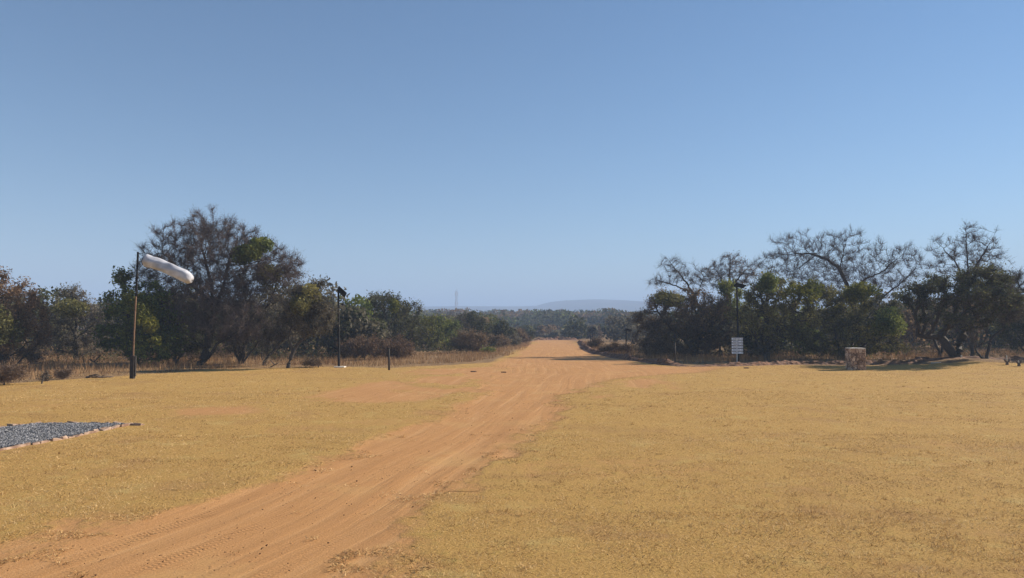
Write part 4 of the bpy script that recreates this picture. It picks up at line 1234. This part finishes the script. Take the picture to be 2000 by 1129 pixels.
M['gravel'] = tint_mat('grey_gravel', [(0, (0.047, 0.049, 0.055)), (0.5, (0.162, 0.163, 0.171)), (1, (0.405, 0.390, 0.390))], 0.8)
M['edging'] = noise_mat('pinkish_edging_stone', (0.20, 0.115, 0.072), (0.44, 0.31, 0.225), 7, 0.9, bump=0.6)
M['pebble'] = tint_mat('soil_crumb', [(0, (0.035, 0.02, 0.013)), (0.5, (0.12, 0.06, 0.03)), (1, (0.30, 0.16, 0.08))], 0.9)
def gravel_bed():
    r = np.random.default_rng(31)
    lo, hi = BED.min(0), BED.max(0)
    n = 36000
    x = r.uniform(lo[0], hi[0], n); y = r.uniform(lo[1], hi[1], n)
    k = sdist(BED, x, y) > 0.05
    x, y = x[k], y[k]
    P = np.stack([x, y, gz(x, y) + 0.016 + 0.02 * fbm(x * 1.5, y * 1.5, 3, 3) + r.uniform(0, 0.012, len(x))], 1)
    V, F, T = pebble_mesh(P, 0.0155, r, small=True)
    o = link('gravel', make_mesh('gravel', V, [F], T, [M['gravel']]))
    kind(o, 'stuff', 'dark grey crushed gravel in the bed')
    # base sheet under the stones
    nb = len(BED)
    Vb = np.array([[p[0], p[1], float(gz(p[0], p[1])) + 0.012] for p in BED])
    me = bpy.data.meshes.new('gravel_base'); me.from_pydata([tuple(v) for v in Vb], [], [list(range(nb))[::-1]]); me.materials.append(noise_mat('gravel_dust', (0.04, 0.042, 0.05), (0.11, 0.11, 0.12), 30, 0.95))
    kind(link('gravel_base', me), 'structure', 'dark dusty base of the gravel bed')
    m = MB()
    def run(a, b, w, h0):
        a = np.array(a); b = np.array(b); L = np.linalg.norm(b - a); e = (b - a) / L
        t = 0
        while t < L:
            l = r.uniform(0.07, 0.2)
            c = a + e * min(t + l / 2, L) + r.normal(0, 0.012, 2)
            hh = h0 * r.uniform(0.8, 1.25)
            q = np.array([[sx, sy, sz] for sx in (-.5, .5) for sy in (-.5, .5) for sz in (-.5, .5)]) * np.array([l * 1.0, w * r.uniform(0.8, 1.2), hh + 0.06])
            q = q + r.normal(0, 0.014, q.shape)
            ang = math.atan2(e[1], e[0]) + r.normal(0, 0.06)
            R = np.array([[math.cos(ang), -math.sin(ang), 0], [math.sin(ang), math.cos(ang), 0], [0, 0, 1]])
            F = np.array([[0, 1, 3, 2], [4, 6, 7, 5], [0, 4, 5, 1], [2, 3, 7, 6], [0, 2, 6, 4], [1, 5, 7, 3]])
            m.add(q @ R.T + np.array([c[0], c[1], float(gz(*c)) + hh / 2 - 0.03]), F)
            t += l + 0.004
    run(BED[4], BED[0], 0.065, 0.028)
    run(BED[0] + np.array([0.25, 0.0]), BED[1], 0.07, 0.03)
    run(BED[1], BED[2], 0.13, 0.035)
    run(BED[2], BED[3], 0.13, 0.035)
    o = m.build('stone_edging', M['edging'], bevel=0.008)
    tag(o, 'low pinkish stone edging around the dark gravel bed', 'edging')
gravel_bed()

# loose crumbs on the track and lawn
def crumbs():
    r = np.random.default_rng(41)
    n = 5200
    y = 4.0 * (34 / 4.0) ** r.random(n); x = r.uniform(-1, 1, n) * (0.75 * y + 1)
    dv, core = dirt_value(x, y)
    k = ((dv > 0.25) & (fbm(x * 0.9, y * 0.9, 12, 3) > 0.42)) | (r.random(n) < 0.07)
    x, y = x[k], y[k]
    P = np.stack([x, y, gz(x, y) - 0.004], 1)
    V, F, T = pebble_mesh(P, 0.0065, r)
    s = np.repeat(r.pareto(3.5, len(x)) * 0.7 + 0.5, 10)[:, None]
    V = (V - np.repeat(P, 10, 0)) * np.minimum(s, 2.4) + np.repeat(P, 10, 0)
    kind(link('soil_crumbs', make_mesh('soil_crumbs', V, [F], T * 0.8, [M['pebble']])), 'stuff', 'dark crumbs of soil scattered on the track')
crumbs()

def clod(px, py, size, label, flat=0.28):
    r = np.random.default_rng(int(px))
    B = at(px, py)
    me = bpy.data.meshes.new('earth_clod')
    import bmesh
    bm = bmesh.new(); bmesh.ops.create_icosphere(bm, subdivisions=3, radius=1)
    for v in bm.verts:
        d = fbm(np.array([v.co.x * 1.7 + px]), np.array([v.co.y * 1.7 + v.co.z * 2.3]), 5, 3)[0]
        v.co *= 0.65 + 0.7 * d
        v.co.x *= size; v.co.y *= size * 0.8; v.co.z *= size * flat
    bm.to_mesh(me); bm.free(); me.materials.append(M['clod'])
    tag(link('earth_clod', me, None, (B[0], B[1], float(gz(B[0], B[1])) + size * flat * 0.3)), label, 'clod')
M['clod'] = noise_mat('dark_earth', (0.05, 0.025, 0.015), (0.14, 0.07, 0.04), 18, 0.95, bump=0.6)
clod(925, 726, 0.12, 'left of two dark clods lying on the bare ground before the airstrip')
clod(984, 726.5, 0.10, 'right of two dark clods lying on the bare ground before the airstrip')
clod(1458, 720, 0.12, 'dark clod at the lawn rim below the direction sign')

M['deadwood'] = noise_mat('dead_wood', (0.07, 0.05, 0.038), (0.19, 0.14, 0.10), 12, 0.9, stretch=(3, 3, 3))
M['palewood'] = noise_mat('bleached_wood', (0.50, 0.42, 0.32), (0.70, 0.62, 0.50), 9, 0.85)
def stick_pile():
    B = at(188, 738); r = thing('stick_pile', 'heap of dark broken branches at the lawn edge left of the windsock', 'branch pile', tuple(B))
    g = np.random.default_rng(51)
    for i in range(9):
        c = np.array([g.uniform(-0.35, 0.35), g.uniform(-0.1, 0.1), 0.03 + 0.05 * g.random()]); a = g.normal(0, 0.5); l = g.uniform(0.25, 0.55)
        d = np.array([math.cos(a), math.sin(a), g.uniform(-0.05, 0.35)]) * l
        m = MB(); m.tube(resamp([c - d / 2, c + g.normal(0, 0.03, 3), c + d / 2], 6) + g.normal(0, 0.01, (6, 3)), np.linspace(0.028, 0.010, 6), 6); m.build('branch', M['deadwood'], r, True)
stick_pile()
def fallen_branch(px, py, pts, rad0, label, mat):
    B = at(px, py); B[2] = float(gz(B[0], B[1]))
    r = thing('fallen_branch', label, 'branch', tuple(B))
    s = B[1] / FPX
    for j, q in enumerate(pts):
        C = np.array([[(x - px) * s, z[1] if isinstance(z, tuple) else 0.0, (py - (z[0] if isinstance(z, tuple) else z)) * s + rad0] for x, z in q])
        m = MB(); m.tube(resamp(C, 8), np.linspace(rad0, rad0 * 0.5, 8), 8); m.build('limb' if j == 0 else 'side_branch', M[mat], r, True)
fallen_branch(185, 712, [[(175, 704), (192, 714)], [(183, 709), (197, 695)]], 0.04, 'grey fallen branch slanting in the dry grass under the flat topped grey tree', 'deadwood')
fallen_branch(70, 714, [[(52, 716), (58, 712), (82, 711)]], 0.035, 'long dark branch lying at the foot of the russet tree', 'deadwood')
fallen_branch(1829, 714.5, [[(1819, 714), (1838, 713)]], 0.03, 'bleached white stick lying on the mound left of the thick trunk', 'palewood')
fallen_branch(540, 717, [[(525, 720), (545, 709)], [(536, 713), (528, 705)]], 0.03, 'dead forked branch by the foot of the leaning slim stemmed tree', 'deadwood')
def stump(px, py, label, pale):
    B = at(px, py); B[2] = float(gz(B[0], B[1])); s = B[1] / FPX
    r = thing('cut_stump', label, 'stump', tuple(B))
    m = MB(); m.tube([[0, 0, -0.05], [0.01, 0, 0.06], [0.0, 0, 0.14]], [0.075, 0.06, 0.055], 10); m.tube([[0, 0, 0.10], [-0.08, 0.02, 0.20], [-0.11, 0.02, 0.24]], [0.04, 0.035, 0.03], 8)
    m.tube([[0, 0, 0.10], [0.07, -0.02, 0.17], [0.13, -0.02, 0.26]], [0.04, 0.04, 0.028], 8); m.build('stump_wood', M['deadwood'], r, True)
    m = MB(); m.tube([[0.0, -0.01, 0.12], [-0.01, -0.01, pale * 0.6], [-0.015, -0.01, pale]], [0.03, 0.026, 0.012], 8); m.build('split_shoot', M['palewood'], r, True)
stump(1967, 716.5, 'small cut stump with a tall pale split shoot right of the mound', 0.42)
stump(1990, 718, 'shorter forked stump near the right edge of the photo', 0.25)

# ------------------------------------------------------------------ far things: mast and hills
def mast():
    Y = 760.0
    base = atd(891, 622, Y); B = np.array([base[0], Y, float(gz(base[0], Y))])
    r = thing('radio_mast', 'slender lattice radio mast rising beyond the far wood', 'mast', tuple(B))
    H = (atd(891, 568, Y) - B)[2]
    m = MB()
    n = 18; w0, w1 = 1.7, 0.8
    z = np.linspace(0, H, n); w = np.linspace(w0, w1, n)
    for a in (0.3, 2.39, 4.49):
        m.tube(np.stack([np.cos(a) * w, np.sin(a) * w, z], 1), 0.17, 6)
    for i in range(n - 1):
        for a, b_ in ((0.3, 2.39), (2.39, 4.49), (4.49, 0.3)):
            m.tube([[math.cos(a) * w[i], math.sin(a) * w[i], z[i]], [math.cos(b_) * w[i + 1], math.sin(b_) * w[i + 1], z[i + 1]]], 0.09, 4)
            m.tube([[math.cos(b_) * w[i], math.sin(b_) * w[i], z[i]], [math.cos(a) * w[i + 1], math.sin(a) * w[i + 1], z[i + 1]]], 0.09, 4)
    m.build('lattice', M['mast'], r)
    for zz, n_ in ((H - 3.2, 3), (H * 0.62, 3)):
        for k in range(n_):
            a = 0.3 + k * 2.094
            m = MB(); m.box((math.cos(a) * 1.5, math.sin(a) * 1.5, zz), (0.55, 0.5, 3.6 if zz > H * 0.8 else 2.6), Matrix.Rotation(a, 3, 'Z')); m.build('antenna_panel', M['mast'], r, bevel=0.05)
    m = MB(); m.tube([[0, 0, H - 0.5], [0, 0, H + 4.5]], [0.14, 0.06], 6); m.tube([[0.6, 0, H - 0.5], [1.2, 0, H + 3.0]], [0.10, 0.05], 6); m.build('whip_antenna', M['mast'], r)
mast()

M['hill'] = noise_mat('bushy_hillside', (0.035, 0.035, 0.022), (0.08, 0.07, 0.045), 0.02, 0.95)
def hills():
    Y0 = 1550.0
    prof = [(-1400, 596), (-600, 588), (0, 592), (300, 584), (520, 582), (640, 579), (690, 582), (760, 592), (820, 598), (900, 596), (1000, 597), (1045, 596), (1070, 589), (1105, 585), (1150, 583), (1200, 584.5), (1260, 589), (1400, 592), (1700, 585), (2100, 590), (3400, 594)]
    px = np.array([p[0] for p in prof], float); py = np.array([p[1] for p in prof], float)
    xs = np.linspace(-3000, 3000, 420)
    crest = np.array([atd(1000 + x / Y0 * FPX, np.interp(1000 + x / Y0 * FPX, px, py), Y0)[2] for x in xs])
    crest = crest + (fbm(xs * 0.02, xs * 0 + 3, 9, 4) - 0.5) * 2.5
    v = np.linspace(0, 1, 26)
    dep = np.interp(v, [0, 0.55, 1], [-520, 0, 420])
    fz = np.sin(np.clip(np.interp(v, [0, 0.55, 1], [0, 1, 0]), 0, 1) * math.pi / 2) ** 1.3
    X = np.repeat(xs[:, None], 26, 1); Yv = Y0 + np.repeat(dep[None], 420, 0)
    Z = (crest[:, None]) * fz[None] + (fbm(X * 0.006, Yv * 0.006, 19, 4) - 0.5) * 12 * (fz * (1 - fz) * 4)[None] - 2
    # keep the crest line itself
    V = np.stack([X, Yv, Z], -1).reshape(-1, 3)
    ii = np.arange(420 * 26).reshape(420, 26)
    F = np.stack([ii[:-1, :-1], ii[1:, :-1], ii[1:, 1:], ii[:-1, 1:]], -1).reshape(-1, 4)
    kind(link('hills', make_mesh('hills', V, [F], mats=[M['hill']], smooth_shade=True)), 'structure', 'long low blue hills on the horizon')
hills()

# ------------------------------------------------------------------ haze
def haze():
    m = bpy.data.materials.new('haze'); m.use_nodes = True
    nt = m.node_tree; nt.nodes.clear()
    out = nt.nodes.new('ShaderNodeOutputMaterial'); v = nt.nodes.new('ShaderNodeVolumePrincipled')
    v.inputs['Color'].default_value = (0.45, 0.61, 0.88, 1)
    v.inputs['Density'].default_value = HAZE
    v.inputs['Anisotropy'].default_value = 0.0
    nt.links.new(v.outputs[0], out.inputs['Volume'])
    b = MB(); b.box((0, 1620, 50), (12000, 3700, 110))
    o = b.build('haze', m)
    kind(o, 'stuff', 'thin blue winter haze in the air')
    o.display_type = 'WIRE'
HAZE = 0.0011
haze()
